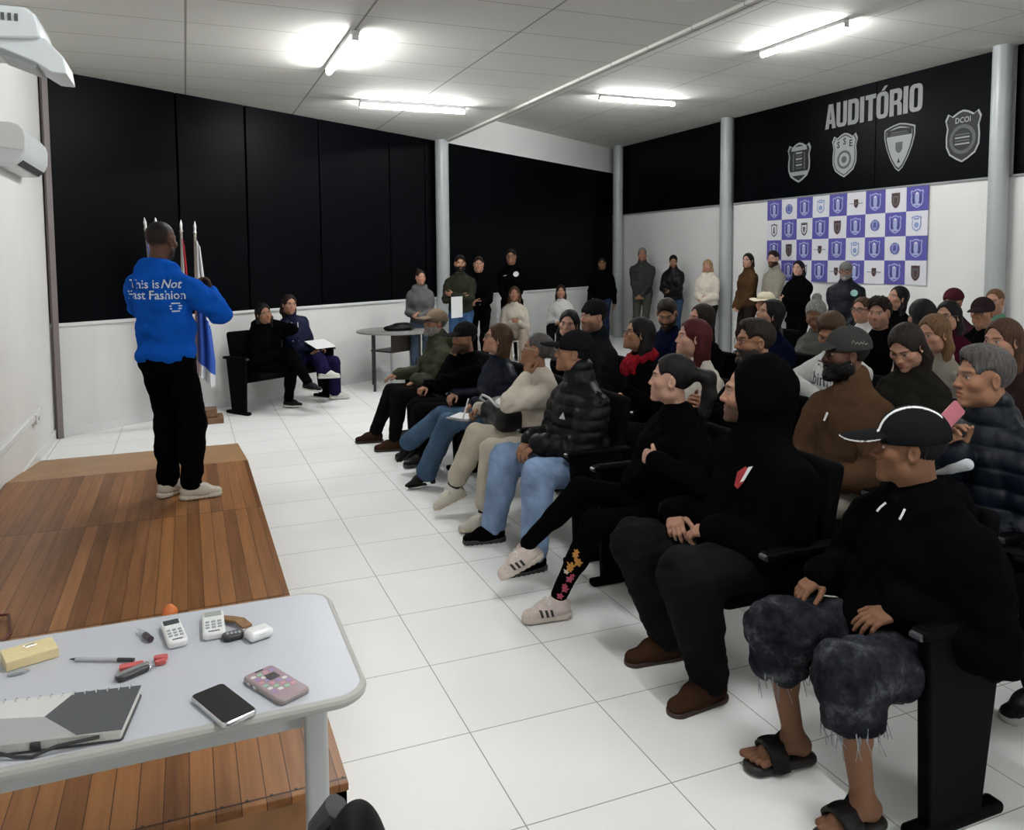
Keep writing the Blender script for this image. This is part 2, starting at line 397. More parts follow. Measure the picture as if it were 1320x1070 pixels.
def shoe_parts(foot, ank, td, up, s, o, root, base, h):
    """foot frame: ank ankle joint, td toe direction, up sole-to-ankle direction"""
    td = nrm(td); up = nrm(up-td*(up @ td)); sd = np.cross(td, up); g0 = ank-up*.092*s
    L = lambda f_, s_, u_: g0+s*(td*f_+sd*s_+up*u_)
    kind = o['kind']; pts = [L(-.09, -.07, 0), L(.23, .07, 0), L(-.09, .07, .17), L(.23, -.07, .17)]
    Mx = np.stack([td, sd, up], 1)
    S = SDF(pts, .015, h)
    if kind == 'heel':
        S.cone(L(-.035, 0, .075), L(.07, 0, .055), .036*s, .038*s, .02); S.cone(L(.07, 0, .045), L(.165, 0, .022), .036*s, .014*s, .02)
        S.cone(L(-.03, 0, .08), L(-.012, 0, .15), .037*s, .04*s, .02); S.half(L(0, 0, .006), -up)
        S2 = SDF(pts, .015, h); S2.rbox(L(-.052, 0, .03), V(.02, .022, .031)*s, .005, Mx); S2.rbox(L(.08, 0, .006), V(.08, .028, .006)*s, .004, Mx)
    elif kind == 'sandal':
        arch = [L(.075+.012*k_, y_, z_) for y_, z_, k_ in ((-.054, .016, 0), (-.046, .058, .6), (-.022, .084, 1), (.0, .090, 1.1), (.022, .084, 1), (.046, .058, .6), (.054, .016, 0))]
        for a_, b_ in zip(arch[:-1], arch[1:]): S.cone(a_, b_, .0105*s, .0105*s, .006, (td, 3.6))
        S.cone(L(.035, .02, .098), L(.115, -.02, .083), .008*s, .008*s, .006)
        S2 = SDF(pts, .015, h); S2.cone(L(-.04, 0, .012), L(.135, .0, .012), .043*s, .048*s, .02, (up, .5)); S2.half(L(0, 0, .0), -up); S2.half(L(0, 0, .026), up)
    else:
        boot = kind == 'boot'
        S.cone(L(-.028, 0, .045), L(.06, 0, .045), .041*s, .043*s, .02); S.cone(L(.05, 0, .04), L(.148, 0, .03), .042*s, .036*s, .03, (up, .85))
        S.cone(L(-.012, 0, .06), L(.075, 0, .052), .042*s, .034*s, .03)
        S.cone(L(-.012, 0, .06), L(-.006, 0, .135 if boot else .092), .042*s, .044*s if boot else .041*s, .02); S.half(L(0, 0, .02), -up)
        if not boot: S.ell(L(-.006, 0, .125), V(.034, .034, .03)*s, Mx, .008, 's')
        S2 = SDF(pts, .015, h); S2.cone(L(-.032, 0, .018), L(.145, 0, .016), .046*s, .041*s, .02); S2.half(L(0, 0, 0), -up); S2.half(L(0, 0, .03 if kind == 'sneaker' else .022), up)
        if kind == 'sneaker':
            S2.disp(lambda P: .0015*np.sin(((P-g0) @ td)*220))
    P, Q = S.extract(); mt = cloth(o['c'], o.get('m', 'nylon'))
    so = mesh_obj('shoe' if kind != 'sandal' else 'sandal', P, Q, mt, root, base)
    P, Q = S2.extract(); mesh_obj('sole', P, Q, mat('sole_%d_%d_%d' % tuple(int(c*1000) for c in o.get('sole', (.02, .02, .02))), o.get('sole', (.02, .02, .02)), .6, noise=.08), so, base)
    if o.get('laces') and h < .007:
        mb = MB()
        for i in range(4):
            f_ = .055+.022*i; mb.tube([L(f_, -.03, .078-.008*i), L(f_+.004, 0, .092-.0085*i), L(f_, .03, .078-.008*i)], .0032, 6)
        mb.tube([L(.05, 0, .097), L(.045, .03, .10), L(.06, .045, .085)], .003, 6); mb.tube([L(.05, 0, .097), L(.045, -.03, .10), L(.06, -.045, .085)], .003, 6)
        mb.v = [tuple(np.array(p)-base) for p in mb.v]; mb.build('lace', mat('lace_white', (.75, .74, .7), .8), so)
    if o.get('stripes') and h < .007:
        bv = BVHTree.FromPolygons([tuple(v+base) for v in [np.array(x.co) for x in so.data.vertices]], [tuple(p.vertices) for p in so.data.polygons])
        for sg in (-1, 1):
            mb = MB()
            for i in range(3):
                f0 = .035+.026*i; A = []
                for u_ in (.03, .042, .054, .066):
                    for ww in (0, .013):
                        q = bv.ray_cast(Vector(L(f0+ww-.25*(u_-.03)*-1, sg*.12, u_)), Vector(-sg*sd))
                        A.append(np.array(q[0])+sg*sd*.0016 if q[0] is not None else None)
                if all(a is not None for a in A):
                    mb.poly([a-base for a in A], [(0, 1, 3, 2), (2, 3, 5, 4), (4, 5, 7, 6)])
            if mb.v: mb.build('side_stripes', mat('stripe_black', (.012, .012, .012), .6), so)
def garment_noise(o, seed, spots):
    return wrinkle(seed, o.get('freq', 26)*1.35, .46*o.get('fold', .0055), spots)
PEOPLE = []
def person(label, head, hip, face=None, look=None, roll=0, s=1., sex='m', skin='light', hair=('short', 'dark'), top=None, pants=None, shoes=None,
           hands=None, feet=None, fat=1., cap=None, glasses=None, beard=0, beardc=None, closed=False, scarf=None, turn=0, poles=None, sit=True, group=None, kneepole=None, hs=None, inner=None, earring=False, noarm=()):
    seed = len(PEOPLE)+3; head = np.asarray(head, float); hip = np.asarray(hip, float)
    f = nrm(V(*face, 0)) if face is not None else V(-1, 0, 0); r = np.cross(f, UP)
    lk = np.asarray(look, float)-head if look is not None else f
    M = frame(lk, roll); hs = hs or (s*(.97 if sex == 'm' else .93)); dep = depth(head)
    hb = float(np.clip(.92*dep/1000, .0034, .010)); hc = float(np.clip(1.5*dep/1000, .0058, .013))
    near = hb < .0062
    tu = nrm(head-V(0, 0, .17)-hip); um = nrm(M[:, 2]*.7+tu*.6); N = head-.172*hs*um-.034*hs*M[:, 1]
    ax = N-hip; tl = np.linalg.norm(ax); tu = ax/tl; ft = nrm(f-tu*(f @ tu))
    ct, st = math.cos(math.radians(turn)), math.sin(math.radians(turn)); rs = nrm(r*ct+ft*st)
    fs = nrm(np.cross(tu, rs)); sw = s*(.168 if sex == 'm' else .142)*(.75+.25*fat)
    sh = {q: N-tu*.102*s+rs*sw*g for q, g in (('R', 1), ('L', -1))}
    hj = {q: hip+r*.088*s*g for q, g in (('R', 1), ('L', -1))}
    chest = hip+ax*.68+fs*.012; belly = hip+ax*.3+ft*.015*fat
    Mt = np.stack([rs, fs, tu], 1); Mb = np.stack([r, ft, tu], 1)
    # arms
    arms = {}
    if sit: dh = {q: (hip+f*.27+UP*.13+r*.05*g, nrm(f*.5-r*g*.9-UP*.15), V(0, 0, -1), 25) for q, g in (('R', 1), ('L', -1))}
    else: dh = {q: (hip+f*.2+UP*.0+r*.045*g, nrm(-UP*.6-r*g*.8+f*.2), -f, 25) for q, g in (('R', 1), ('L', -1))}
    if hands: dh.update(hands)
    for q, g in (('R', 1), ('L', -1)):
        wp, hd, pn, cu = dh[q]; pole = (poles or {}).get(q, rs*g*.55-fs*.5-UP*.75)
        el, wr = ik(sh[q], wp, .285*s, .25*s, pole); arms[q] = (el, wr, nrm(hd), np.asarray(pn, float), cu)
    legs = {}
    if feet is None:
        feet = {}
        for q, g in (('R', 1), ('L', -1)):
            if sit: feet[q] = (V(*(hip+f*.47+r*.1*g)[:2], .092*s), f+r*g*.15, UP)
            else: feet[q] = (V(*(hip+r*.09*g)[:2], .092*s), f+r*g*.25, UP)
    for q, g in (('R', 1), ('L', -1)):
        an, td, up = feet[q]; an = np.asarray(an, float)
        pole = (kneepole or {}).get(q, (UP*1.0+f*.6+r*g*.12) if sit else f)
        d = np.linalg.norm(an-hj[q]); l1, l2 = .43*s, .41*s
        if d > (l1+l2)*.99: k_ = d/((l1+l2)*.985); l1 *= k_; l2 *= k_
        kn, an = ik(hj[q], an, l1, l2, pole); legs[q] = (kn, an, nrm(td), nrm(up))
    base = V(hip[0], hip[1], min(legs[q][1][2] for q in legs)-.092*s)
    skinc = SKIN[skin] if isinstance(skin, str) else V(*skin); hairc = V(*HAIRC[hair[1]])
    o = dict(sex=sex, beard=beard, beardc=beardc if beardc is None else V(*beardc), closed=closed, scalp=hair[0] == 'buzz')
    if o['beardc'] is None: o['beardc'] = hairc*1.1
    shorts = pants and pants.get('shorts')
    # ---- body: one continuous surface
    pts = [head+.16*hs, head-.16*hs, hip]+[sh[q] for q in sh]+[a for q in arms for a in arms[q][:2]]+[arms[q][1]+arms[q][2]*.2*s for q in arms]
    if shorts: pts += [legs[q][0] for q in legs]+[legs[q][1]+legs[q][2]*.2-UP*.05 for q in legs]
    S = SDF(pts, .10, hb)
    S.ell(chest, V(.135*s, .088*s, .17*s), Mt, .04); S.ell(belly, V(.125*s*fat, .085*s*fat, .16*s), Mb, .05); S.ell(hip, V(.14*s, .095*s, .10*s), Mb, .05)
    nk = .056*hs if sex == 'm' else .046*hs
    S.cone(N-tu*.06, N-tu*.02, .07*s, .062*s, .04); S.cone(N-tu*.04, head+M @ (V(0, -.018, -.05)*hs), nk*1.08, nk, .02)
    for q, g in (('R', 1), ('L', -1)):
        el, wr, hd, pn, cu = arms[q]
        S.cone(N-tu*.055, sh[q], .038*s, .042*s, .04); S.cone(sh[q], el, .044*s, .035*s, .02); S.cone(el, wr, .034*s, .024*s, .015)
        if q not in noarm: hand_sdf(S, wr, hd, pn, g, cu, s*(1. if sex == 'm' else .92))
        if shorts:
            kn, an, td, up = legs[q]; ex = pants.get('calf', 1.)
            S.cone(hj[q], kn, .075*s, .052*s, .03); S.cone(kn, an, .047*s, .033*s, .02)
            S.cone(kn+(an-kn)*.12-f*.018, kn+(an-kn)*.5-f*.022, .040*s*ex, .03*s*ex, .03)
            L = lambda a, b_, c_: an-up*.092*s+s*(td*a+np.cross(td, up)*b_+up*c_)
            S.cone(L(-.03, 0, .055), L(-.028, 0, .05), .034*s, .032*s, .02); S.cone(L(0, 0, .075), L(.10, 0, .05), .036*s, .030*s, .03)
            for i in range(5):
                b_ = (-.034+.017*i)*g*-1; ln = (.165, .162, .155, .146, .135)[i] if True else 0
                S.cone(L(.09, b_*.8, .045), L(ln, b_*1.15, .037), .014*s, .0105*s if i else .013*s, .004)
    head_sdf(S, head, M, hs, sex, near)
    P, Q = S.extract(1 if near else 0)
    col = np.tile(skinc, (len(P), 1)); hm = (np.linalg.norm(P-head, axis=1) < .19*hs)
    col[hm] = head_colors(P[hm], head, M, hs, skinc, hairc, o)
    root = mesh_obj('person', P, Q, vcol_mat('skin', .62, .15, .06, 120), None, base, col); root.location = base
    tag(root, label, 'person', group)
    Lh = lambda x, y, z: head+M @ (V(x, y, z)*hs)
    # ---- trousers
    if pants:
        th = pants.get('w', 1.); pc = [hip]+[legs[q][0] for q in legs]+[legs[q][1] for q in legs]
        S = SDF(pc, .17, hc)
        S.ell(hip+tu*.01, V(.168*s*(.6+.4*fat), .118*s*(.6+.4*fat), .115*s), Mb, .05)
        if sit: S.ell(hip+f*.10+UP*.01, V(.13, .12, .085)*s, np.stack([r, f, UP], 1), .05)
        if not sit: S.ell(hip-f*.035-UP*.03, V(.15*s, .10*s, .11*s), Mb, .05)
        spots = [(hip, .16, .8)]
        for q, g in (('R', 1), ('L', -1)):
            kn, an, td, up = legs[q]; u = nrm(an-kn)
            if shorts:
                e = kn+u*.12*s; S.cone(hj[q]+r*g*.01, kn, .105*s*th, .080*s*th, .03); S.cone(kn, e, .080*s*th, .088*s*th, .03); S.cone(e+u*.115*s, e+u*.25*s, .115*s, .11*s, .012, None, 's')
                spots.append((kn, .14, 1.2))
            else:
                e = an-u*.012+u*pants.get('long', 0)
                wk, wa = pants.get('knee', .062)*s*th, pants.get('hem', .052)*s*th
                S.cone(hj[q]+r*g*.005, kn, .092*s*th, wk, .03); S.cone(kn, e, wk, wa, .03)
                S.cone(kn+u*.05-f*.012, kn+u*.2-f*.015, wk*.92, wk*.85, .04)
                spots += [(kn, .13, 1.0), (an, .12, 1.2)]
        S.disp(garment_noise(dict(fold=pants.get('fold', .004), freq=pants.get('freq', 30)), seed*7+1, spots))
        if shorts:
            pass
        P, Q = S.extract(); po = mesh_obj(pants.get('name', 'trousers'), P, Q, pants.get('mat') or cloth(pants['c'], pants.get('m', 'cotton')), root, base)
        if shorts and pants.get('fray'):
            rg = random.Random(5)
            for q in legs:
                mb = MB(); kn, an, _, _ = legs[q]; u = nrm(an-kn); a_ = nrm(np.cross(u, UP+f)); b_ = np.cross(u, a_)
                for i in range(46):
                    t = rg.uniform(0, 6.28); rr = .085*s*th+.0; c0 = kn+u*(.125*s+.0)+(a_*math.cos(t)+b_*math.sin(t))*rr*.97
                    mb.tube([c0-u*.01, c0+u*.04*rg.uniform(.3, 1)+V(*[rg.uniform(-.008, .008) for _ in range(3)]), c0+u*.09*rg.uniform(.3, 1)+V(*[rg.uniform(-.014, .014) for _ in range(3)])-UP*.01], [.0022, .0016, .001], 5)
                mb.v = [tuple(np.array(p)-base) for p in mb.v]; mb.build('frayed_hem', mat('fray_thread', (.22, .23, .25), .9), po)
        if pants.get('sock'):
            for q in legs:
                kn, an, td, up = legs[q]; u = nrm(an-kn); S = SDF([an-u*.14, an+u*.03], .08, hc*.6)
                S.cone(an-u*.13*s, an+u*.02, .043*s, .045*s); P, Q = S.extract()
                z = (an-P) @ u; b1 = (np.abs(z-.028) < .009) | (np.abs(z-.066) < .009)
                mesh_obj('sock', P, Q, vcol_mat('sock', .9, .1, .2, 200), root, base, np.where(b1[:, None], V(.012, .012, .012), V(.62, .6, .56)))
        if pants.get('marks'):
            pants['marks'](po, root, base, legs)
    # ---- shoes
    if shoes:
        for q in legs: shoe_parts(q, legs[q][1], legs[q][2], legs[q][3], s*(1 if sex == 'm' else .92), shoes, root, base, float(np.clip(hc*.75, .0042, .011)))
    # ---- upper garment
    if inner is not None:
        S = SDF([chest, N], .16, hc*.8); S.ell(chest, V(.145*s, .10*s, .17*s), Mt, .03); S.cone(N-tu*.06, N+tu*.0, .08*s, .066*s, .03)
        P, Q = S.extract(); mesh_obj('shirt', P, Q, cloth(inner), root, base)
    if top:
        t = top.get('t', .018); w = top.get('w', 1.)
        pp = [hip, N, chest]+[sh[q] for q in sh]+[a for q in arms for a in arms[q][:2]]
        if top.get('hood') == 'up': pp += [head+.1, head-.1]
        S = SDF(pp, .2, hc*.92 if near else hc)
        S.ell(chest-tu*.02*s, V(.148*s+t, .102*s+t*.9, .17*s), Mt, .06); S.ell(belly, V(.138*s*fat+t, .095*s*fat+t, .175*s), Mb, .06)
        lo = top.get('low', 0.)
        S.ell(hip+tu*(.045-lo), V(.150*s*(.5+.5*fat)+t, .105*s*(.5+.5*fat)+t, .10*s), Mb, .05)
        if sit and fat > 1.1: S.ell(hip+f*.12+UP*.09, V(.15, .13, .075)*s, np.stack([r, f, UP], 1), .05)
        if sex == 'f':
            for g in (-1, 1): S.ell(chest+fs*.075*s+rs*g*.07*s-tu*.02, V(.065, .06, .065)*s, Mt, .05)
        spots = [(belly, .14, 1.0)]
        wa = top.get('arm', 1.)
        for q, g in (('R', 1), ('L', -1)):
            el, wr, hd, pn, cu = arms[q]; u = nrm(wr-el); sl = top.get('sleeve', .0)
            S.cone(N-tu*.040*s, sh[q], .044*s+t*.45, .046*s+t*.4, .06); S.cone(N+tu*.005, sh[q]*.6+N*.4-tu*.0, .035*s+t*.3, .04*s+t*.3, .06); S.cone(sh[q]-tu*.01, el, (.047*s+t*.5)*wa, (.043*s+t*.5)*wa, .03)
            S.cone(sh[q]+(el-sh[q])*.25, sh[q]+(el-sh[q])*.5, (.050*s+t*.55)*wa, (.047*s+t*.5)*wa, .04)
            if sl >= 0:
                e = wr-u*(.004+sl); S.cone(el, e, (.043*s+t*.5)*wa, (.033*s+t*.4)*wa, .03)
                if top.get('cuff'): S.cone(e-u*.03, e, .031*s+t*.25, .030*s+t*.2, .006)
            spots += [(el, .11, 1.4), (sh[q], .1, .6)]
        if not top.get('nocollar'):
            ch = top.get('collar', .02); S.cone(N-tu*.06, N+um*(ch*.5-.018), .084*s+t*.4, nk+.016+t*.35, .03)
            if ch > .03: S.cone(N-tu*.02, N+um*ch, nk+.024, nk+.024, .015)
        hd_ = top.get('hood')
        if hd_ == 'down':
            ring = [N+rs*(.085*math.cos(a)*s)+fs*(-.085*math.sin(a)*s+.01)+tu*(.005+.028*math.sin(a)) for a in np.linspace(-.55, math.pi+.55, 9)]
            for a_, b_ in zip(ring[:-1], ring[1:]): S.cone(a_, b_, .036*s, .036*s, .02)
            S.ell(N-fs*.105*s-tu*.055, V(.10, .045, .085)*s, Mt, .03); S.ell(N-fs*.10*s+tu*.015, V(.085, .05, .035)*s, Mt, .03)
        if hd_ == 'up':
            S.ell(Lh(0, -.048, .022), V(.112, .128, .138)*hs, M, .03); S.cone(N-tu*.03, Lh(0, -.03, -.04), .10*s, .10*hs, .05)
            S.ell(Lh(0, -.10, -.07), V(.07, .06, .09)*hs, M, .04)
            S.ell(Lh(0, .16, -.026), V(.125, .135, .122)*hs, M, .02, 's'); S.ell(Lh(0, .10, -.03), V(.064, .12, .10)*hs, M, .02, 's')
        if top.get('puff'):
            pf = top['puff']
            def rib(P):
                a = (P-hip) @ tu; v = np.abs(np.sin(a*math.pi/pf))*1.0
                best = np.full(len(P), .075)
                for q in arms:
                    for A_, B_ in ((sh[q], arms[q][0]), (arms[q][0], arms[q][1])):
                        d = B_-A_; L2 = d @ d; tt = np.clip(((P-A_) @ d)/L2, 0, 1); dist = np.linalg.norm(P-A_-tt[:, None]*d, axis=1)
                        m = dist < best; best = np.where(m, dist, best); v = np.where(m, np.abs(np.sin(tt*math.sqrt(L2)*math.pi/pf)), v)
                return -.011*np.sqrt(v)+.006
            S.disp(rib)
        S.disp(garment_noise(top, seed*13, spots))
        if top.get('vneck'):
            S.cone(N+fs*.12+tu*.07, N+fs*.20*s-tu*top['vneck'], .066, .022, .01, None, 's')
        P, Q = S.extract(); to = mesh_obj(top.get('name', 'sweater'), P, Q, cloth(top['c'], top.get('m', 'cotton')), root, base)
        if top.get('marks'): top['marks'](to, root, base, dict(N=N, hip=hip, fs=fs, rs=rs, tu=tu, s=s, chest=chest, arms=arms, sh=sh))
    if scarf is not None:
        S = SDF([N], .24, hc*.9)
        ring = [N+rs*(.075*math.cos(a)*s)+fs*(.075*math.sin(a)*s)+tu*(.012-.02*math.sin(a)) for a in np.linspace(0, 2*math.pi, 13)]
        for a_, b_ in zip(ring[:-1], ring[1:]): S.cone(a_, b_, .034*s, .034*s, .015)
        S.ell(N+fs*.11-tu*.075, V(.085, .032, .085)*s, Mt, .03); S.disp(wrinkle(seed, 60, .006)); P, Q = S.extract(); mesh_obj('scarf', P, Q, cloth(scarf, 'knit'), root, base)
    # ---- hair
    hk = hair[0]; hm_ = hair_mat(HAIRC[hair[1]])
    hh = float(np.clip(hb*1.0, .0036, .0095))
    he = lambda S, p, r_, k=.015, mode='u': S.ell(Lh(*p), V(*r_)*hs, M, k*hs, mode)
    if hk not in ('none', 'buzz') and not (top and top.get('hood') == 'up'):
        long = hk in ('long', 'longback', 'shoulder')
        pts = [Lh(0, 0, .02)]
        dn = -UP*.75-M[:, 2]*.25
        if long: pts += [Lh(0, -.07, 0)+dn*.34*hs]
        if hk == 'ponytail': pts += [Lh(0, -.16, .03), Lh(0, -.17, -.28)]
        S = SDF(pts, .2, hh)
        th = {'crop': .004, 'ponytail': .006, 'lowbun': .006, 'bun': .006, 'short': .0065, 'curly': .010}.get(hk, .008) if not cap else .003
        he(S, (0, -.014, .038), (.076+th, .096+th, .086+th))
        if hk in ('short', 'curly') and not cap: he(S, (0, .025, .098), (.058, .062, .032), .03)
        if hk == 'curly': S.disp(wrinkle(seed, 130, .008))
        if long:
            n_ = .30 if hk != 'shoulder' else .17
            for g in (-1, 1):
                a_ = Lh(g*.060, -.034, .03); b_ = Lh(g*.074, -.036, -.09); S.cone(a_, b_, .030*hs, .032*hs, .025)
                if hk != 'longback': c_ = b_+dn*(n_-.06)*hs+f*.03*hs; S.cone(b_, c_, .032*hs, .022*hs, .02)
            S.cone(Lh(0, -.05, .01), Lh(0, -.058, -.10), .068*hs, .066*hs, .03); S.cone(Lh(0, -.058, -.09), Lh(0, -.066, -.09)+dn*n_*hs-f*.01, .066*hs, .048*hs, .03, (f, .58))
        he(S, (0, .090, -.026), (.067, .080, .103) if not long else (.063, .088, .108), .010, 's')
        if long: he(S, (0, .14, -.06), (.055, .09, .13), .02, 's')
        if hk in ('ponytail', 'lowbun', 'bun', 'crop'): he(S, (0, .10, -.01), (.074, .078, .098), .01, 's')
        if not long:
            for g in (-1, 1): he(S, (g*.092, .030, -.014), (.04, .056, .064), .01, 's')
            S.half(Lh(0, -.05, -.062), nrm(-M[:, 2]-.25*M[:, 1]))
            S.cone(Lh(-.09, .05, -.06), Lh(.09, .05, -.06), .055*hs, .055*hs, .02, None, 's')
        if hk == 'bun': he(S, (0, -.075, .125), (.04, .04, .035), .02)
        if hk == 'lowbun': he(S, (0, -.13, .0), (.042, .04, .042), .02)
        if hk == 'ponytail':
            he(S, (0, -.125, .035), (.03, .035, .03), .02)
            pth = [Lh(0, -.13, .04), Lh(0, -.175, .025), Lh(0, -.185, -.06), Lh(0, -.165, -.15), Lh(0, -.15, -.24)]
            for i, (a_, b_) in enumerate(zip(pth[:-1], pth[1:])): S.cone(a_, b_, (.022, .034, .034, .028)[i]*hs, (.034, .034, .028, .012)[i]*hs, .02)
        amp = .0011 if hk != 'crop' else .0006
        def strand(P):
            q = (P-head) @ M/hs; a = np.arctan2(q[:, 0], -q[:, 1]); return amp*(np.sin(a*38+9*q[:, 2]+2*np.sin(q[:, 2]*25))+.8*np.sin(a*67-14*q[:, 2]+1))
        S.disp(strand); P, Q = S.extract()
        if P is not None: mesh_obj('hair', P, Q, hm_, root, base)
    if beard >= 1:
        S = SDF([Lh(0, .06, -.07)], .1, hh); k_ = .011 if beard > 1 else .007
        e_ = lambda p, r_, k=.02, mode='u': S.ell(Lh(*p), V(*r_)*hs, M, k*hs, mode)
        e_((0, .024, -.036), (.060+k_, .068+k_, .086+k_)); e_((0, .076, -.104), (.03+k_, .02+k_, .018+k_)); 
        for g in (-1, 1): e_((g*.052, .004, -.068), (.02+k_*.5, .03, .03))
        e_((0, .06, .012), (.10, .12, .055), .012, 's'); e_((0, .115, -.061), (.021, .06, .0085), .004, 's')
        e_((0, .11, -.015), (.035, .05, .026), .008, 's'); S.half(Lh(0, -.012, 0), -M[:, 1])
        S.disp(wrinkle(seed, 240, .0016)); P, Q = S.extract()
        if P is not None: mesh_obj('beard', P, Q, hair_mat(tuple(o['beardc'])), root, base)
    # ---- headwear
    if cap:
        kind = cap['kind']; S = SDF([Lh(0, .05, .05)], .25, hh*.9)
        if kind == 'cap':
            he(S, (0, -.014, .044), (.090, .110, .097)); S.half(Lh(0, 0, .022), nrm(-M[:, 2]-.10*M[:, 1]))
            ti = cap.get('tilt', .18)
            S.ell(Lh(0, .125, .044), V(.074, .088, .0075)*hs, M, .008, 'u', lambda x, y, z: (x, y, z+3.4*x*x/hs+ti*y+.6*y*y/hs))
            if near: he(S, (0, -.014, .142), (.008, .008, .006), .004)
        elif kind == 'beanie':
            he(S, (0, -.016, .044), (.088, .107, .100)); S.half(Lh(0, 0, .026), nrm(-M[:, 2]-.25*M[:, 1]))
            S.cone(Lh(-.03, .075, .05), Lh(.03, .075, .05), .016*hs, .016*hs, .02)
        elif kind == 'hat':
            he(S, (0, -.014, .060), (.088, .107, .085)); S.half(Lh(0, 0, .035), -M[:, 2])
            S.ell(Lh(0, -.005, .04), V(.165, .19, .008)*hs, M, .012, 'u', lambda x, y, z: (x, y, z-.9*x*x/hs+.5*y*y/hs)); he(S, (0, -.01, .16), (.03, .09, .028), .03, 's')
        P, Q = S.extract(); q = ((P-head) @ M)/hs; cc = np.tile(V(*cap['c']), (len(P), 1))
        if cap.get('stripes'):
            m = ((np.abs(np.abs(q[:, 0])-.022) < .0068)) & (q[:, 1] < .098) & (q[:, 1] > -.09) & (q[:, 2] > .05); cc[m] = V(.72, .72, .72)
            m = (q[:, 1] > .09) & (np.sqrt((q[:, 0]/.074)**2+((q[:, 1]-.125)/.088)**2) > .95) & (q[:, 2] < .05); cc[m] = V(.5, .5, .5)
        if cap.get('band'):
            m = (q[:, 2] > .045) & (q[:, 2] < .072) & (np.sqrt((q[:, 0]/.1)**2+((q[:, 1]+.014)/.12)**2) < 1.02); cc[m] = V(*cap['band'])
        co = mesh_obj(kind if kind != 'hat' else 'straw_hat', P, Q, vcol_mat('cap_fabric', .95, .03, .25, 220), root, base, cc)
        if cap.get('text'):
            zz = [(-.040, -.004), (-.030, .012), (-.022, -.006), (-.012, .004), (-.004, -.007), (.006, .005), (.014, -.006), (.022, .010), (.026, -.006), (.042, -.004)]
            zp = np.array([(x, y+d, 0) for x, y in zz for d in (-.0022, .0022)]); decal(co, zp, [(2*i, 2*i+2, 2*i+3, 2*i+1) for i in range(len(zz)-1)], Lh(-.3, -.03, .066), M[:, 0], -M[:, 1], M[:, 2], mat('cap_thread', (.22, .22, .21), .8), root, base, 'embroidery')
    if glasses is not None:
        mb = MB(); R_ = .0235
        for g in (-1, 1):
            mb.tube([Lh(g*.033+R_*math.cos(a)*1.08, .097-.15*max(0, abs(.033+R_*math.cos(a)*g*g)-.03), .003+R_*.82*math.sin(a)) for a in np.linspace(0, 2*math.pi, 17)[:-1]], .0021 if near else .003, 6, True)
            mb.tube([Lh(g*.058, .092, .010), Lh(g*.080, .05, .012), Lh(g*.083, -.01, .010)], .002 if near else .003, 6)
        mb.tube([Lh(-.010, .099, .009), Lh(0, .103, .011), Lh(.010, .099, .009)], .002 if near else .003, 6)
        mb.v = [tuple(np.array(p)-base) for p in mb.v]; mb.build('glasses', mat('frame_%d_%d' % (int(glasses[0]*1000), int(glasses[2]*1000)), glasses, .3), root)
    if earring:
        mb = MB()
        for g in (-1, 1): mb.lathe([(.001, -.005), (.005, 0), (.001, .005)], Lh(g*.084, .004, -.037)-base, 8)
        mb.build('earring', mat('earring_silver', (.8, .8, .8), .2, 1), root)
    PEOPLE.append(root)
    return root, dict(N=N, arms=arms, legs=legs, M=M, head=head, hs=hs, base=base, rs=rs, fs=fs, tu=tu, hip=hip)
# ------------------------------------------------------------------ lettering
def text_mesh(txt, bold=.0, shear=0., space=1.):
    cu = bpy.data.curves.new('t', 'FONT'); cu.body = txt; cu.size = 1; cu.offset = bold; cu.shear = shear; cu.space_character = space; cu.align_x = 'CENTER'; cu.align_y = 'CENTER'; cu.resolution_u = 2
    o = bpy.data.objects.new('t', cu); C.objects.link(o); dg = bpy.context.evaluated_depsgraph_get()
    me = bpy.data.meshes.new_from_object(o.evaluated_get(dg)); bpy.data.objects.remove(o); bpy.data.curves.remove(cu)
    P = np.array([v.co[:] for v in me.vertices]).reshape(-1, 3); F = [tuple(p.vertices) for p in me.polygons]; bpy.data.meshes.remove(me)
    return P, F
def bvh_of(o, base): return BVHTree.FromPolygons([tuple(np.array(v.co)+base) for v in o.data.vertices], [tuple(p.vertices) for p in o.data.polygons])
def decal(o, P, F, origin, dirn, xa, ya, material, root, base, name, lift=.0025):
    """drop flat shapes (P in metres, xy) on garment o along dirn"""
    bv = bvh_of(o, base); Q = []; dirn = nrm(dirn)
    for p in P:
        q = bv.ray_cast(Vector(origin+xa*p[0]+ya*p[1]), Vector(dirn))
        Q.append(None if q[0] is None else np.array(q[0])-dirn*lift-base)
    F = [f for f in F if all(Q[i] is not None for i in f)]
    if not F: return None
    Q = [q if q is not None else V(0, 0, 0) for q in Q]; use = sorted({i for f in F for i in f}); mp = {i: k for k, i in enumerate(use)}
    return MB().poly([Q[i] for i in use], [tuple(mp[i] for i in f) for f in F]).build(name, material, root, smooth=False)
def decal_text(o, txt, origin, dirn, xa, ya, size, material, root, base, name, bold=.01, shear=0, sx=1.):
    P, F = text_mesh(txt, bold, shear); P = P*size; P[:, 0] *= sx
    return decal(o, P, F, origin, dirn, xa, ya, material, root, base, name)
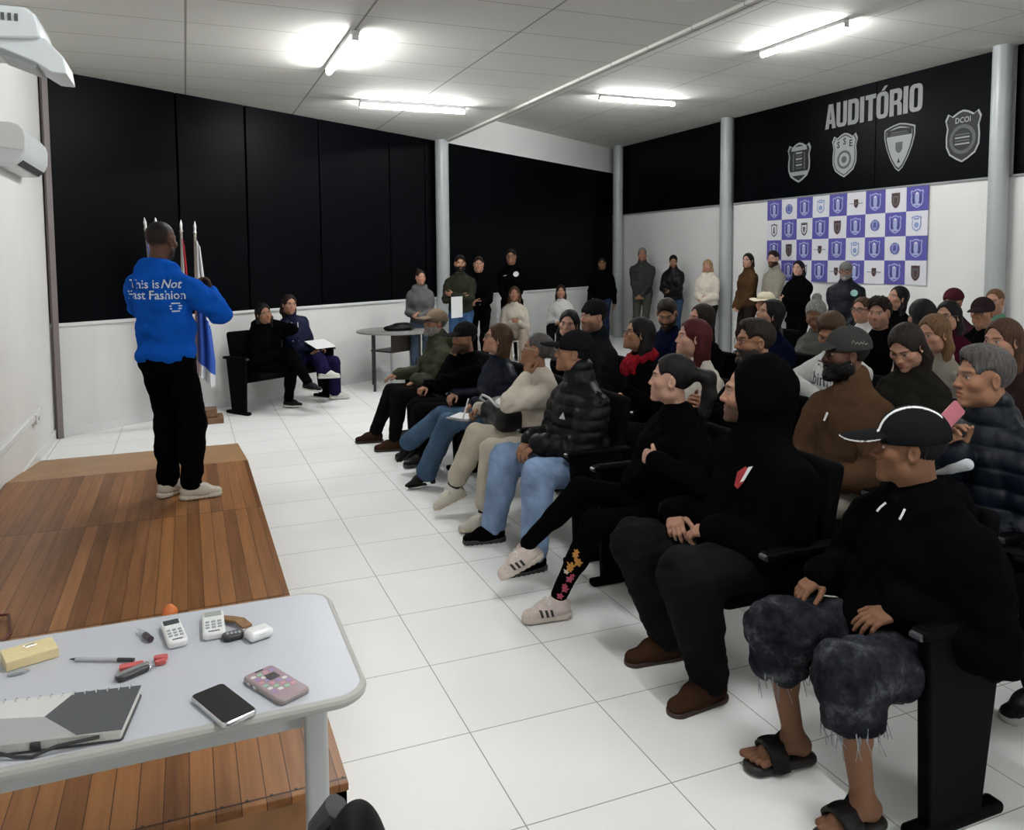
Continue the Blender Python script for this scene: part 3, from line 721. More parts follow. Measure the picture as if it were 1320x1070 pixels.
# ------------------------------------------------------------------ setting
XL, XR, YB = -1.18, 8.36, -3.0
ZL, ZH, ZB, ZRB = 3.40, 3.90, 1.06, 2.51        # low ceiling, raised ceiling, black panel bottoms
XF = 3.66                                        # ceiling step
def wall_y(x): return (WK-WN[0]*x)/WN[1]
def wp(a, z, off=0.): return V(*(WT[:2]*a+WN[:2]*(WK-off)), z)      # a = distance along the slanted wall
def wa(x): return (V(x, wall_y(x), 0) @ WT)
def grid_mat(name, base, line, ox, oy, sx, sy, wx, wy, rough, bump=.0, spec=.5, var=.02):
    m, nt, b = nodes(name); L = nt.links.new
    g = nt.nodes.new('ShaderNodeNewGeometry'); sp = nt.nodes.new('ShaderNodeSeparateXYZ'); L(g.outputs['Position'], sp.inputs[0])
    def M(op, a, b_=None, c=None):
        n = nt.nodes.new('ShaderNodeMath'); n.operation = op
        for i, v in enumerate((a, b_, c)):
            if v is None: continue
            if hasattr(v, 'is_linked') or hasattr(v, 'links'): L(v, n.inputs[i])
            else: n.inputs[i].default_value = v
        return n.outputs[0]
    def lines(out, o, s, w):
        u = M('DIVIDE', M('SUBTRACT', out, o), s); fr = M('FRACT', M('ADD', u, 100.5)); d = M('ABSOLUTE', M('SUBTRACT', fr, .5))
        return M('LESS_THAN', d, w/s/2), M('FLOOR', M('ADD', u, 100.))
    lx, ix = lines(sp.outputs[0], ox, sx, wx); ly, iy = lines(sp.outputs[1], oy, sy, wy)
    ln = M('MAXIMUM', lx, ly)
    wn = nt.nodes.new('ShaderNodeTexWhiteNoise'); cb = nt.nodes.new('ShaderNodeCombineXYZ'); L(ix, cb.inputs[0]); L(iy, cb.inputs[1]); L(cb.outputs[0], wn.inputs['Vector'])
    nz = nt.nodes.new('ShaderNodeTexNoise'); nz.inputs['Scale'].default_value = 2.2; nz.inputs['Detail'].default_value = 6; L(g.outputs['Position'], nz.inputs['Vector'])
    f = M('ADD', M('MULTIPLY', M('SUBTRACT', wn.outputs['Value'], .5), var), M('ADD', 1., M('MULTIPLY', M('SUBTRACT', nz.outputs['Fac'], .5), .10)))
    sc = nt.nodes.new('ShaderNodeVectorMath'); sc.operation = 'SCALE'; sc.inputs[0].default_value = base; L(f, sc.inputs['Scale'])
    mx = nt.nodes.new('ShaderNodeMix'); mx.data_type = 'RGBA'; L(ln, mx.inputs[0]); L(sc.outputs[0], mx.inputs[6]); mx.inputs[7].default_value = (*line, 1)
    L(mx.outputs[2], b.inputs['Base Color'])
    r = nt.nodes.new('ShaderNodeMapRange'); r.inputs[3].default_value = rough*.8; r.inputs[4].default_value = rough*1.25; L(nz.outputs['Fac'], r.inputs[0]); L(r.outputs[0], b.inputs['Roughness'])
    b.inputs['Specular IOR Level'].default_value = spec
    if bump:
        bp = nt.nodes.new('ShaderNodeBump'); bp.inputs['Strength'].default_value = bump; bp.inputs['Distance'].default_value = .003; bp.invert = True
        L(ln, bp.inputs['Height']); L(bp.outputs[0], b.inputs['Normal'])
    return m
def wood_mat(name, c1, c2, w, L_, rough=.35):
    m, nt, b = nodes(name); L = nt.links.new
    g = nt.nodes.new('ShaderNodeNewGeometry'); sp = nt.nodes.new('ShaderNodeSeparateXYZ'); L(g.outputs['Position'], sp.inputs[0])
    def M(op, a, b_=None):
        n = nt.nodes.new('ShaderNodeMath'); n.operation = op
        for i, v in enumerate((a, b_)):
            if v is None: continue
            if hasattr(v, 'links'): L(v, n.inputs[i])
            else: n.inputs[i].default_value = v
        return n.outputs[0]
    u = M('DIVIDE', M('ADD', sp.outputs[0], 50.), w); i = M('FLOOR', u); fr = M('ABSOLUTE', M('SUBTRACT', M('FRACT', u), .5)); gap = M('GREATER_THAN', fr, .48)
    v = M('DIVIDE', M('ADD', sp.outputs[1], 40-2.22), L_); j = M('FLOOR', v); fv = M('ABSOLUTE', M('SUBTRACT', M('FRACT', v), .5)); gap2 = M('GREATER_THAN', fv, .497)
    cb = nt.nodes.new('ShaderNodeCombineXYZ'); L(i, cb.inputs[0]); L(j, cb.inputs[1]); wn = nt.nodes.new('ShaderNodeTexWhiteNoise'); L(cb.outputs[0], wn.inputs['Vector'])
    mp = nt.nodes.new('ShaderNodeMapping'); mp.inputs['Scale'].default_value = (38, 2.2, 38); L(g.outputs['Position'], mp.inputs[0])
    av = nt.nodes.new('ShaderNodeVectorMath'); av.operation = 'ADD'; L(mp.outputs[0], av.inputs[0]); sv = nt.nodes.new('ShaderNodeVectorMath'); sv.operation = 'SCALE'; sv.inputs['Scale'].default_value = 37.; L(wn.outputs['Color'], sv.inputs[0]); L(sv.outputs[0], av.inputs[1])
    nz = nt.nodes.new('ShaderNodeTexNoise'); nz.inputs['Scale'].default_value = 1; nz.inputs['Detail'].default_value = 5; L(av.outputs[0], nz.inputs['Vector'])
    f = M('ADD', M('MULTIPLY', wn.outputs['Value'], .75), M('MULTIPLY', M('SUBTRACT', nz.outputs['Fac'], .38), 1.1))
    mx = nt.nodes.new('ShaderNodeMix'); mx.data_type = 'RGBA'; mx.clamp_factor = True; L(f, mx.inputs[0]); mx.inputs[6].default_value = (*c1, 1); mx.inputs[7].default_value = (*c2, 1)
    m2 = nt.nodes.new('ShaderNodeMix'); m2.data_type = 'RGBA'; L(M('MAXIMUM', gap, gap2), m2.inputs[0]); L(mx.outputs[2], m2.inputs[6]); m2.inputs[7].default_value = (c1[0]*.4, c1[1]*.38, c1[2]*.36, 1)
    L(m2.outputs[2], b.inputs['Base Color']); b.inputs['Roughness'].default_value = rough; b.inputs['Specular IOR Level'].default_value = .25
    bp = nt.nodes.new('ShaderNodeBump'); bp.inputs['Strength'].default_value = .5; bp.inputs['Distance'].default_value = .002; bp.invert = True; L(M('MAXIMUM', gap, gap2), bp.inputs['Height']); L(bp.outputs[0], b.inputs['Normal'])
    return m
m_floor = grid_mat('floor_tile', (.88, .885, .87), (.34, .35, .34), .8693, 2.0559, .5, .5, .0042, .0042, .42, .3, .35)
m_ceil = grid_mat('ceiling_tile', (.59, .585, .55), (.24, .235, .22), .06, 6.49, 1.2, .622, .016, .009, .8, .2, .2, .03)
m_ceil2 = grid_mat('ceiling_tile_raised', (.59, .585, .55), (.27, .265, .25), 4.9, 6.49, 1.2, .622, .014, .009, .8, .2, .2, .03)
m_wall = mat('wall_paint', (.715, .715, .70), .7, 0, .3, .03, 1.5, .12, 30)
m_white = mat('white_trim', (.72, .735, .73), .5, 0, .4, .03, 4)
m_black = mat('black_blind', (.0012, .0015, .0024), .42, 0, .05, .2, 1.5, .05, 3)
m_blackgap = mat('black_gap', (.001, .001, .0015), .9, 0, .05)
m_col = mat('column_grey', (.36, .385, .39), .35, 0, .5, .03, 3)
poly = [(XL-.1, YB), (XR+.1, YB), (XR+.1, wall_y(XR)+.1), (XL-.1, wall_y(XL)+.1)]
mb = MB(); mb.prism(poly, .1, o=(0, 0, -.1)); struct(mb, 'floor', m_floor, smooth=False)
yf = wall_y(XF)
mb = MB(); mb.prism([(XL-.1, YB), (XF, YB), (XF, yf+.1), (XL-.1, wall_y(XL)+.1)], .08, o=(0, 0, ZL)); struct(mb, 'ceiling_low', m_ceil, smooth=False)
mb = MB(); mb.prism([(XF, YB), (XR+.1, YB), (XR+.1, wall_y(XR)+.1), (XF, yf+.1)], .08, o=(0, 0, ZH)); struct(mb, 'ceiling_raised', m_ceil2, smooth=False)
mb = MB(); mb.prism([(XF-.045, YB), (XF+.03, YB), (XF+.03, yf+.05), (XF-.045, yf)], ZH+.08-ZL+.025, o=(0, 0, ZL-.025)); struct(mb, 'trim_1', m_ceil, smooth=False)
# left wall, right wall, back (behind the camera), slanted wall
mb = MB(); mb.box((XL-.05, (YB+wall_y(XL))/2, ZH/2), (.1, wall_y(XL)-YB, ZH)); struct(mb, 'wall_left', m_wall, smooth=False)
mb = MB(); mb.box(((XL+XR)/2, YB-.05, ZH/2), (XR-XL+.2, .1, ZH+.1)); struct(mb, 'wall_rear', m_wall, smooth=False)
yr = wall_y(XR)
mb = MB(); mb.box((XR+.06, (YB+yr)/2, ZRB/2), (.12, yr-YB, ZRB)); mb.box((XR+.11, (YB+yr)/2, (ZRB+ZH+.08)/2), (.05, yr-YB, ZH+.08-ZRB)); struct(mb, 'wall_right', m_wall, smooth=False)
a0, a1, ac = wa(XL), wa(XR), wa(3.60)
def wall_slab(mb, A, B, z0, z1, off, th):
    p, q = wp(A, 0, off), wp(B, 0, off); n = V(*WN[:2], 0)*th
    mb.prism([p[:2], q[:2], (q+n)[:2], (p+n)[:2]], z1-z0, o=(0, 0, z0))
mb = MB(); wall_slab(mb, a0, a1, 0, ZB, 0, .12); wall_slab(mb, a0, a1, ZB, ZH+.08, -.06, .05); wall_slab(mb, ac, a1, 3.40, ZH+.05, 0, .08)
struct(mb, 'wall_back', m_wall, smooth=False)
mb = MB(); wall_slab(mb, a0, a1, 0, .085, .014, .014); struct(mb, 'baseboard_back', m_white, smooth=False, bevel=.004)
mb = MB(); mb.box((XL+.007, (6.25+wall_y(XL))/2, .0425), (.014, wall_y(XL)-6.25, .085)); struct(mb, 'baseboard_left', m_white, smooth=False)
mb = MB(); wall_slab(mb, a0, a1, ZB-.02, ZB+.012, .02, .06); struct(mb, 'trim_2', m_white, smooth=False, bevel=.004)
mb = MB(); mb.box((XR-.004, (YB+yr)/2, ZRB), (.05, yr-YB, .022)); struct(mb, 'trim_3', mat('sill_grey', (.25, .26, .27), .5), smooth=False)
# dark strip at the left corner
mb = MB(); p = wp(a0+.03, 0, .03); mb.box((p[0], p[1], ZL/2), (.05, .05, ZL), rz=math.atan2(WT[1], WT[0])); struct(mb, 'trim_4', mat('corner_strip', (.20, .17, .17), .5, 0, .4), smooth=False)
# black blinds: panels of the slanted wall
edges = [a0+.06]+[wa(x) for x in (-.04, .68, 1.60, 2.67, 3.30)]+[ac-.02]
for i, (A, B) in enumerate(zip(edges[:-1], edges[1:])):
    mb = MB(); wall_slab(mb, A+.012, B-.012, ZB+.012, ZL, .0, .045); o = struct(mb, 'window_%d' % (i+1), m_black, smooth=False, bevel=.004)
mb = MB(); wall_slab(mb, ac+.02, a1-.01, ZB+.012, 3.40, .0, .045); struct(mb, 'window_7', m_black, smooth=False, bevel=.004)
mb = MB(); wall_slab(mb, a0, a1, ZB, 3.4, -.047, .008); struct(mb, 'trim_5', m_blackgap, smooth=False)
re = [yr-.02, 10.99, 10.72, 8.0, 6.25, 6.05, 3.2, .2, YB]
k = 8
for A, B in ((yr-.02, 11.0), (10.90, 8.005), (7.995, 6.27), (6.10, 3.0), (2.99, -.1)):
    mb = MB(); mb.box((XR+.03, (A+B)/2, (ZRB+.012+ZH)/2), (.05, A-B, ZH-ZRB-.012)); struct(mb, 'window_%d' % k, m_black, smooth=False, bevel=.003); k += 1
# columns
for i, (x, y, z) in enumerate(((8.25, 6.18, ZH), (8.25, 10.95, ZH), (3.58, wall_y(3.58)-.13, ZL), (8.22, 14.45, ZH))):
    mb = MB(); mb.lathe([(.10, 0), (.10, z)], (x, y, 0), 32); struct(mb, 'trim_%d' % (6+i), m_col)
# raceway and socket on the left wall
r = empty('cable_raceway', (XL, 6.6, .40), 'white plastic cable raceway running along the left wall above the stage', 'raceway')
mb = MB(); mb.box((.0125, -.2, 0), (.025, 2.6, .05)); mb.build('channel', m_white, r, bevel=.004)
mb = MB(); mb.box((.02, .78, -.015), (.04, .12, .085)); mb.build('socket_box', m_white, r, bevel=.006)
mb = MB(); mb.lathe([(.018, 0), (.018, .006)], (0, 0, 0), 16); mb.v = [(p[2]+.04, p[0]+.78, p[1]-.015) for p in mb.v]; mb.build('socket_face', mat('socket_grey', (.45, .46, .46), .5), r)
# ------------------------------------------------------------------ lights
m_tube = mat('tube_light', (.93, .97, 1.0), .4, emit=0)
m_tube.node_tree.nodes['Principled BSDF'].inputs['Emission Color'].default_value = (.975, .985, .985, 1)
m_tube.node_tree.nodes['Principled BSDF'].inputs['Emission Strength'].default_value = 215
LAMPS = [(1.26, 6.86, ZL, 90, 'ceiling batten light running away from the camera, nearest the projector'),
         (2.44, 8.92, ZL, 0, 'ceiling batten light crosswise in front of the left grey column'),
         (5.98, 9.97, ZH, 0, 'ceiling batten light on the raised ceiling far from the lettered panel'),
         (5.90, 6.63, ZH, 90, 'ceiling batten light on the raised ceiling nearest the lettered panel'),
         (1.26, 1.6, ZL, 90, 'ceiling batten light over the foreground table'), (5.90, 1.4, ZH, 90, 'ceiling batten light over the right rear of the audience'), (3.0, -1.6, ZL, 0, 'ceiling batten light behind the foreground table')]
for x, y, z, a, lb in LAMPS:
    r = empty('ceiling_light', (x, y, z), lb, 'ceiling light', None, math.radians(a))
    mb = MB(); mb.box((0, 0, -.02), (1.22, .07, .04)); mb.build('housing', m_white, r, bevel=.006)
    mb = MB(); mb.tube([(-.60, 0, -.062), (.60, 0, -.062)], .024, 14); mb.build('tube', m_tube, r)
    mb = MB()
    for q in (-1, 1): mb.box((q*.605, 0, -.055), (.02, .055, .05))
    mb.build('end_cap', m_white, r, bevel=.004)
# ------------------------------------------------------------------ stage
SX0, SX1, SY0, SY1, SZ, SR = XL+.005, .385, 2.215, 6.22, .16, 7.53
st = empty('wooden_stage', (0, 4.2, 0), 'low brown plank stage along the left wall with a ramp at its far end', 'stage')
st_o = V(0, 4.2, 0)
deck = wood_mat('deck_wood', (.12, .045, .013), (.33, .145, .05), .066, 1.38, .36); rampm = mat('ramp_wood', (.33, .18, .08), .45, 0, .3, .12, 5, .2, 40)
def child(mb, name, mt, parent, org, **k):
    mb.v = [tuple(np.array(p)-org) for p in mb.v]; return mb.build(name, mt, parent, **k)
mb = MB(); mb.box(((SX0+SX1)/2, (SY0+SY1)/2, SZ-.012), (SX1-SX0, SY1-SY0, .024)); child(mb, 'deck', deck, st, st_o, bevel=.003, smooth=False)
mb = MB(); mb.box(((SX0+SX1)/2, SY0+.02, (SZ-.024)/2), (SX1-SX0-.01, .03, SZ-.024)); mb.box((SX1-.02, (SY0+SY1)/2, (SZ-.024)/2), (.03, SY1-SY0-.01, SZ-.024)); child(mb, 'skirt', mat('skirt_wood', (.26, .125, .05), .4, 0, .3, .25, 6), st, st_o, smooth=False)
mb = MB(); mb.poly([(SX0, SY1, SZ-.003), (SX1, SY1, SZ-.003), (SX1, SR, .004), (SX0, SR, .004), (SX0, SY1, 0), (SX1, SY1, 0), (SX1, SR, 0), (SX0, SR, 0)], [(0, 1, 2, 3), (4, 7, 6, 5), (0, 4, 5, 1), (1, 5, 6, 2), (2, 6, 7, 3), (3, 7, 4, 0)]); child(mb, 'ramp', rampm, st, st_o, smooth=False)
mb = MB()
for i in range(24):
    x = SX0+.03+i*.066; mb.lathe([(.004, 0), (.004, .0012)], (x, SY0+.03, SZ), 8)
child(mb, 'nail_heads', mat('nail', (.02, .015, .012), .5), st, st_o)
# ------------------------------------------------------------------ foreground table and what lies on it
TZ = .745
tb = empty('office_table', (-.28, 1.915, 0), 'pale grey laminate table with rounded corner in the foreground', 'table'); to = V(-.28, 1.915, 0)
m_top = mat('laminate_grey', (.50, .515, .56), .38, 0, .4, .03, 300); m_edge = mat('edge_grey', (.40, .395, .37), .5); m_leg = mat('steel_grey', (.42, .43, .43), .4, .2)
TX0, TX1, TY0, TY1 = -.88, .325, 1.635, 2.195
out = [(x+(TX0+TX1)/2, y+(TY0+TY1)/2) for x, y in rrect(TX1-TX0, TY1-TY0, .065, 8)]
mb = MB(); mb.prism(out, .022, o=(0, 0, TZ-.023)); child(mb, 'tabletop', m_top, tb, to, bevel=.003)
mb = MB(); mb.tube([(x, y, TZ-.013) for x, y in out], .0125, 10, True); child(mb, 'edge_band', m_edge, tb, to)
mb = MB(); mb.box((-.28, 1.95, .615), (1.02, .02, .20)); child(mb, 'modesty_panel', mat('panel_grey', (.44, .445, .44), .5), tb, to, bevel=.003)
for x in (.255, -.80):
    mb = MB(); mb.prism([(p+x, q+1.905) for p, q in rrect(.055, .04, .012)], TZ-.05, o=(0, 0, .03)); child(mb, 'leg', m_leg, tb, to)
    mb = MB(); mb.box((x, 1.90, .018), (.05, .46, .036)); child(mb, 'foot', mat('foot_grey', (.08, .085, .09), .5), tb, to, bevel=.012)
def flat(name, label, cat, group=None): return tag(empty(name, (0, 0, 0), label, cat, group), label, cat, group)
def obj_at(name, loc, rz, label, cat, group=None): return empty(name, loc, label, cat, group, rz)
blk = mat('gloss_black', (.008, .008, .01), .12, 0, .5); slv = mat('silver', (.6, .61, .62), .25, .8); wht = mat('white_plastic', (.74, .75, .74), .4); dgr = mat('dark_plastic', (.03, .03, .033), .45); btn = mat('button_grey', (.33, .35, .36), .5)
def seg(p, q, z=TZ): c = (V(*p)+V(*q))/2; return c, math.atan2(q[1]-p[1], q[0]-p[0])
# planner (spiral notebook with grey corner) ------------------------------------------
a = math.radians(10)
nb = obj_at('planner_notebook', (-.275, 1.745, TZ), -.165, 'white and grey covered spiral planner at the left edge of the table', 'notebook')
W, H_ = .30, .165
mb = MB(); mb.prism(rrect(W, H_, .008), .003); mb.build('back_cover', mat('nb_dark', (.05, .052, .055), .5), nb)
mb = MB(); mb.prism(rrect(W-.008, H_-.006, .004), .016, o=(0, 0, .003)); mb.build('pages', mat('paper_edge', (.62, .61, .57), .8, noise=.1, nscale=200), nb)
cv = MB(); cv.prism(rrect(W, H_, .008), .003, o=(0, 0, .019)); cv.m(1).prism([(.02, H_/2-.001), (W/2-.001, H_/2-.001), (W/2-.001, -H_/2+.001), (.07, -H_/2+.001), (-.01, .0)], .0006, o=(0, 0, .0219)); cv.m(2).prism([(-.15, .02), (-.01, .0), (.07, -H_/2+.001), (-.15, -H_/2+.001)], .0005, o=(0, 0, .0219))
cv.build('front_cover', [mat('nb_white', (.62, .62, .60), .5), mat('nb_grey', (.07, .075, .08), .4), mat('nb_lgrey', (.36, .365, .365), .45)], nb, smooth=False)
mb = MB()
for i in range(13): mb.tube([(-.13+i*.0215, H_/2-.004+.009*math.cos(t), .012+.014*math.sin(t)) for t in np.linspace(0, 6.283, 13)[:-1]], .0014, 6, True)
mb.build('wire_binding', slv, nb)
mb = MB(); mb.tube([(-.16, -.078, .02), (-.06, -.090, .012), (-.03, -.098, .004), (0.0, -.102, .003), (.04, -.092, .012), (.11, -.083, .014)], .0032, 8); mb.build('strap', dgr, nb)
mb = MB(); mb.box((.0, -H_/2-.001, .012), (.018, .006, .016)); mb.build('clasp', dgr, nb, bevel=.002)
# sticky notes ------------------------------------------------------------------------
sn = obj_at('sticky_note_block', (-.362, 2.075, TZ), .33, 'block of pale yellow sticky notes at the left of the table', 'sticky notes')
mb = MB(); mb.box((0, 0, .011), (.105, .075, .022)); mb.build('paper_block', mat('sticky_yellow', (.72, .60, .33), .7, noise=.06, nscale=60), sn, bevel=.0015)
mb = MB(); mb.tube([(-.01, .02, .023), (.012, .024, .023), (.016, .012, .024), (-.006, .008, .024), (-.004, .014, .026), (.01, .016, .026)], .0012, 6)
cl = mb.build('paper_clip', slv); cl.location = (-.362, 2.075, TZ); cl.rotation_euler = (0, 0, .33); tag(cl, 'bent metal clip lying on the yellow sticky notes', 'clip')
mb = MB(); mb.box((0, 0, .003), (.032, .013, .006)); mb.m(1).box((.02, 0, .003), (.012, .009, .0045))
us = mb.build('memory_stick', [btn, slv], None, bevel=.001); us.location = (-.378, 2.005, TZ); us.rotation_euler = (0, 0, .15); tag(us, 'tiny grey metal stick between the yellow notes and the planner', 'memory stick')
# pen and key with red tag --------------------------------------------------------------
pn = obj_at('ballpoint_pen', (-.20, 1.99, TZ+.005), -.42, 'slim clear and black pen lying left of the red key tag', 'pen')
mb = MB(); mb.tube([(-.068, 0, 0), (.03, 0, 0)], .0042, 10); mb.build('barrel', mat('pen_clear', (.45, .45, .47), .2), pn)
mb = MB(); mb.tube([(.03, 0, 0), (.068, 0, 0)], [.0048, .0044], 10); mb.build('pen_cap', dgr, pn)
mb = MB(); mb.tube([(-.082, 0, 0), (-.068, 0, 0)], [.001, .004], 8); mb.build('tip', dgr, pn)
ky = obj_at('car_key', (-.138, 1.90, TZ), .52, 'black and chrome flip key with pink-red tag beside the planner', 'key')
mb = MB(); mb.prism(rrect(.072, .03, .012), .013); mb.build('fob_body', dgr, ky, bevel=.004)
mb = MB(); mb.prism(rrect(.074, .012, .005), .0022, o=(0, .0, .0132)); mb.tube([(-.034, .010, .010), (.034, .010, .010)], .003, 8); mb.build('chrome_trim', slv, ky)
mb = MB(); mb.tube([(.036+.010*math.cos(t), .010*math.sin(t), .006) for t in np.linspace(0, 6.283, 15)[:-1]], .0014, 6, True); mb.build('key_ring', slv, ky)
mb = MB()
for (x, y, l, w, an) in ((.012, .028, .05, .022, -.5), (.072, .012, .03, .018, -.6), (.062, -.006, .024, .014, -.3)):
    mb.prism([tuple((rotz(an) @ V(p, q, 0))[:2]+V(x, y)) for p, q in rrect(l, w, .007)], .009, o=(0, 0, .002))
mb.build('tag', mat('tag_pink', (.52, .10, .10), .4), ky, bevel=.002)
mk = obj_at('lip_tube', (-.12, 2.08, TZ+.008), -1.15, 'small dark capped tube with clear end beside the grey remote', 'tube')
mb = MB(); mb.tube([(0, 0, 0), (.034, 0, 0)], [.0078, .0075], 12); mb.build('cap', mat('tube_dark', (.05, .03, .035), .3), mk)
mb = MB(); mb.tube([(-.045, 0, 0), (-.02, 0, 0), (0, 0, 0)], [.0015, .0055, .006], 12); mb.build('body', mat('tube_clear', (.5, .5, .52), .2), mk)
# remotes -------------------------------------------------------------------------------
def remote(loc, rz, w, l, label, kind):
    r = obj_at('remote_control', loc, rz, label, 'remote control', 'air conditioner remotes on the table')
    mb = MB(); mb.prism(rrect(w, l, .012), .018); mb.build('case', wht, r, bevel=.005)
    mb = MB(); mb.prism([(p, q+l*.33) for p, q in rrect(w*.78, l*.2, .003)], .001, o=(0, 0, .0182)); mb.build('display', mat('lcd_%s' % kind, (.05, .06, .065) if kind == 'a' else (.36, .38, .36), .25), r)
    mb = MB()
    for i in range(3):
        for j in range(3): mb.prism([(p+(i-1)*w*.27, q-l*.02-j*l*.12) for p, q in rrect(w*.19, l*.055, .003)], .0022, o=(0, 0, .0178))
    mb.m(1).prism([(p, q-l*.41) for p, q in rrect(w*.5, l*.035, .001)], .0006, o=(0, 0, .0181)); mb.build('buttons', [btn, dgr], r)
remote((-.055, 2.06, TZ), .16, .046, .135, 'white remote control with dark display, near the middle of the table', 'a')
remote((.035, 2.07, TZ), .0, .052, .135, 'white remote control with pale display beside the tan key strap', 'b')
ks = obj_at('key_ring_set', (.085, 2.03, TZ), 0, 'dark car key fob on a tan leather strap between remote and white case', 'keys')
mb = MB(); mb.prism(rrect(.05, .034, .014), .014); mb.v = [tuple(rotz(.2) @ V(*p)+V(-.008, -.035, 0)) for p in mb.v]; mb.build('fob', dgr, ks, bevel=.004)
mb = MB()
for q in range(4): mb.prism([(p+(-.02+.009*q), s_-.037) for p, s_ in rrect(.006, .012, .002)], .002, o=(0, 0, .0135))
mb.build('fob_buttons', btn, ks)
mb = MB(); mb.loft([[V(x-w_*.5*math.sin(t_), y+w_*.5*math.cos(t_)*.3, .003+.004) if False else p for p in [V(x-.011, y-.006, z), V(x+.011, y+.006, z), V(x+.011, y+.006, z+.006), V(x-.011, y-.006, z+.006)]] for x, y, z, w_, t_ in ((-.035, .085, .001, .02, 0), (-.012, .06, .006, .02, 0), (.012, .03, .010, .02, 0), (.028, .0, .004, .02, 0))]); mb.build('leather_strap', mat('tan_leather', (.20, .10, .035), .6, noise=.2, nscale=60), ks)
mb = MB(); mb.tube([(.022+.013*math.cos(t), -.022+.013*math.sin(t), .006) for t in np.linspace(0, 6.283, 15)[:-1]], .0016, 6, True); mb.build('ring', slv, ks)
eb = obj_at('earbud_case', (.135, 1.975, TZ), .35, 'glossy white rounded earbud case beside the key fob', 'case')
S = SDF([V(0, 0, .012)], .06, .0025); S.rbox(V(0, 0, .0125), V(.031, .0235, .0125), .0118, None); P, Q = S.extract(); mesh_obj('case_shell', P, Q, mat('gloss_white', (.78, .79, .79), .15), eb)
mb = MB(); mb.tube([(.0312*math.cos(t)*.985, .0237*math.sin(t)*.985, .0165) for t in np.linspace(0, 6.283, 25)[:-1]], .0007, 5, True); mb.build('lid_seam', btn, eb)
# phones --------------------------------------------------------------------------------
def phone(loc, rz, label, kind):
    r = obj_at('smartphone', loc, rz, label, 'phone', 'phones on the table')
    mb = MB(); mb.prism(rrect(.073, .150, .011), .011); mb.build('body', slv if kind == 'a' else mat('clear_case', (.30, .26, .25), .25), r, bevel=.003)
    if kind == 'a':
        mb = MB(); mb.prism(rrect(.068, .145, .009), .0008, o=(0, 0, .011)); mb.build('screen', blk, r)
    else:
        mb = MB(); mb.prism(rrect(.067, .144, .009), .0008, o=(0, 0, .011))
        mb.m(1); cols = 0
        for i in range(4):
            for j in range(6):
                if (i > 1 and j in (1, 2)) : continue
                mb.m(1+(i*3+j*5) % 4).prism([(p-.0225+i*.015, q+.052-j*.0165) for p, q in rrect(.0105, .0105, .003)], .0003, o=(0, 0, .0118))
        mb.m(5).prism([(p+.0078, q+.0275) for p, q in rrect(.026, .028, .004)], .0003, o=(0, 0, .0118)); mb.m(5).prism([(p, q+.067) for p, q in rrect(.02, .005, .002)], .0003, o=(0, 0, .0118))
        sc = mb.build('screen', [mat('screen_mauve', (.30, .22, .25), .15, emit=.12), mat('icon_white', (.6, .6, .6), .3), mat('icon_violet', (.25, .16, .4), .3), mat('icon_pink', (.5, .2, .25), .3), mat('icon_green', (.2, .4, .25), .3), mat('icon_dark', (.04, .035, .04), .2)], r)
        mb = MB()
        for q in (.02, .045): mb.box((-.0375, q, .006), (.003, .012, .004))
        mb.build('side_buttons', slv, r)
phone((.042, 1.685, TZ), .42, 'silver phone with blank black screen near the front edge of the table', 'a')
phone((.15, 1.725, TZ), .46, 'phone in clear case with lit home screen near the table corner', 'b')
# small orange rounded cone and cable on the stage -----------------------------------------------------
oc = MB(); oc.lathe([(.001, 0), (.032, .0), (.03, .014), (.012, .034), (.001, .038)], (0, 0, 0), 16); o = oc.build('orange_bit', mat('orange_even', (.75, .20, .05), .4)); o.location = (-.11, 3.62, SZ); tag(o, 'small orange rounded piece on the stage behind the table', 'plastic piece')
mb = MB(); mb.tube([(-.98, 3.5, SZ+.006), (-.90, 3.72, SZ+.006), (-.80, 3.85, SZ+.012), (-.735, 3.82, SZ+.02), (-.70, 3.66, SZ+.006), (-.74, 3.45, SZ+.006), (-.85, 3.2, SZ+.006)], .006, 8); o = mb.build('cable', mat('cable_brown', (.10, .03, .015), .5)); tag(o, 'thin reddish brown cable curling on the stage at the left', 'cable')
# black office chair tucked at the table (only the top of its back is in the picture)
oc = empty('office_chair', (.18, 1.22, 0), 'black office chair back cut off by the bottom of the photo beside the table leg', 'chair'); oo = V(.18, 1.22, 0)
cb = lambda mb, n, mt, **k: child(mb, n, mt, oc, oo, **k)
bk = mat('chair_black', (.003, .003, .0035), .6, 0, .1)
S = SDF([V(.23, 1.28, .5)], .34, .007); S.ell(V(.222, 1.27, .508), V(.17, .072, .235), rotz(1.2), .01); P, Q = S.extract(); mesh_obj('backrest', P, Q, bk, oc, oo)
S = SDF([V(.18, 1.1, .42)], .35, .009); S.ell(V(.18, 1.09, .43), V(.23, .22, .05), None, .01); P, Q = S.extract(); mesh_obj('seat', P, Q, bk, oc, oo)
mb = MB(); mb.tube([(.18, 1.20, .40), (.20, 1.36, .45), (.19, 1.38, .66), (.215, 1.36, .70)], .024, 10); cb(mb, 'back_bracket', mat('bracket_grey', (.035, .037, .042), .5))
mb = MB(); mb.lathe([(.03, .08), (.03, .39)], (.18, 1.1, 0), 12); cb(mb, 'gas_column', dgr)
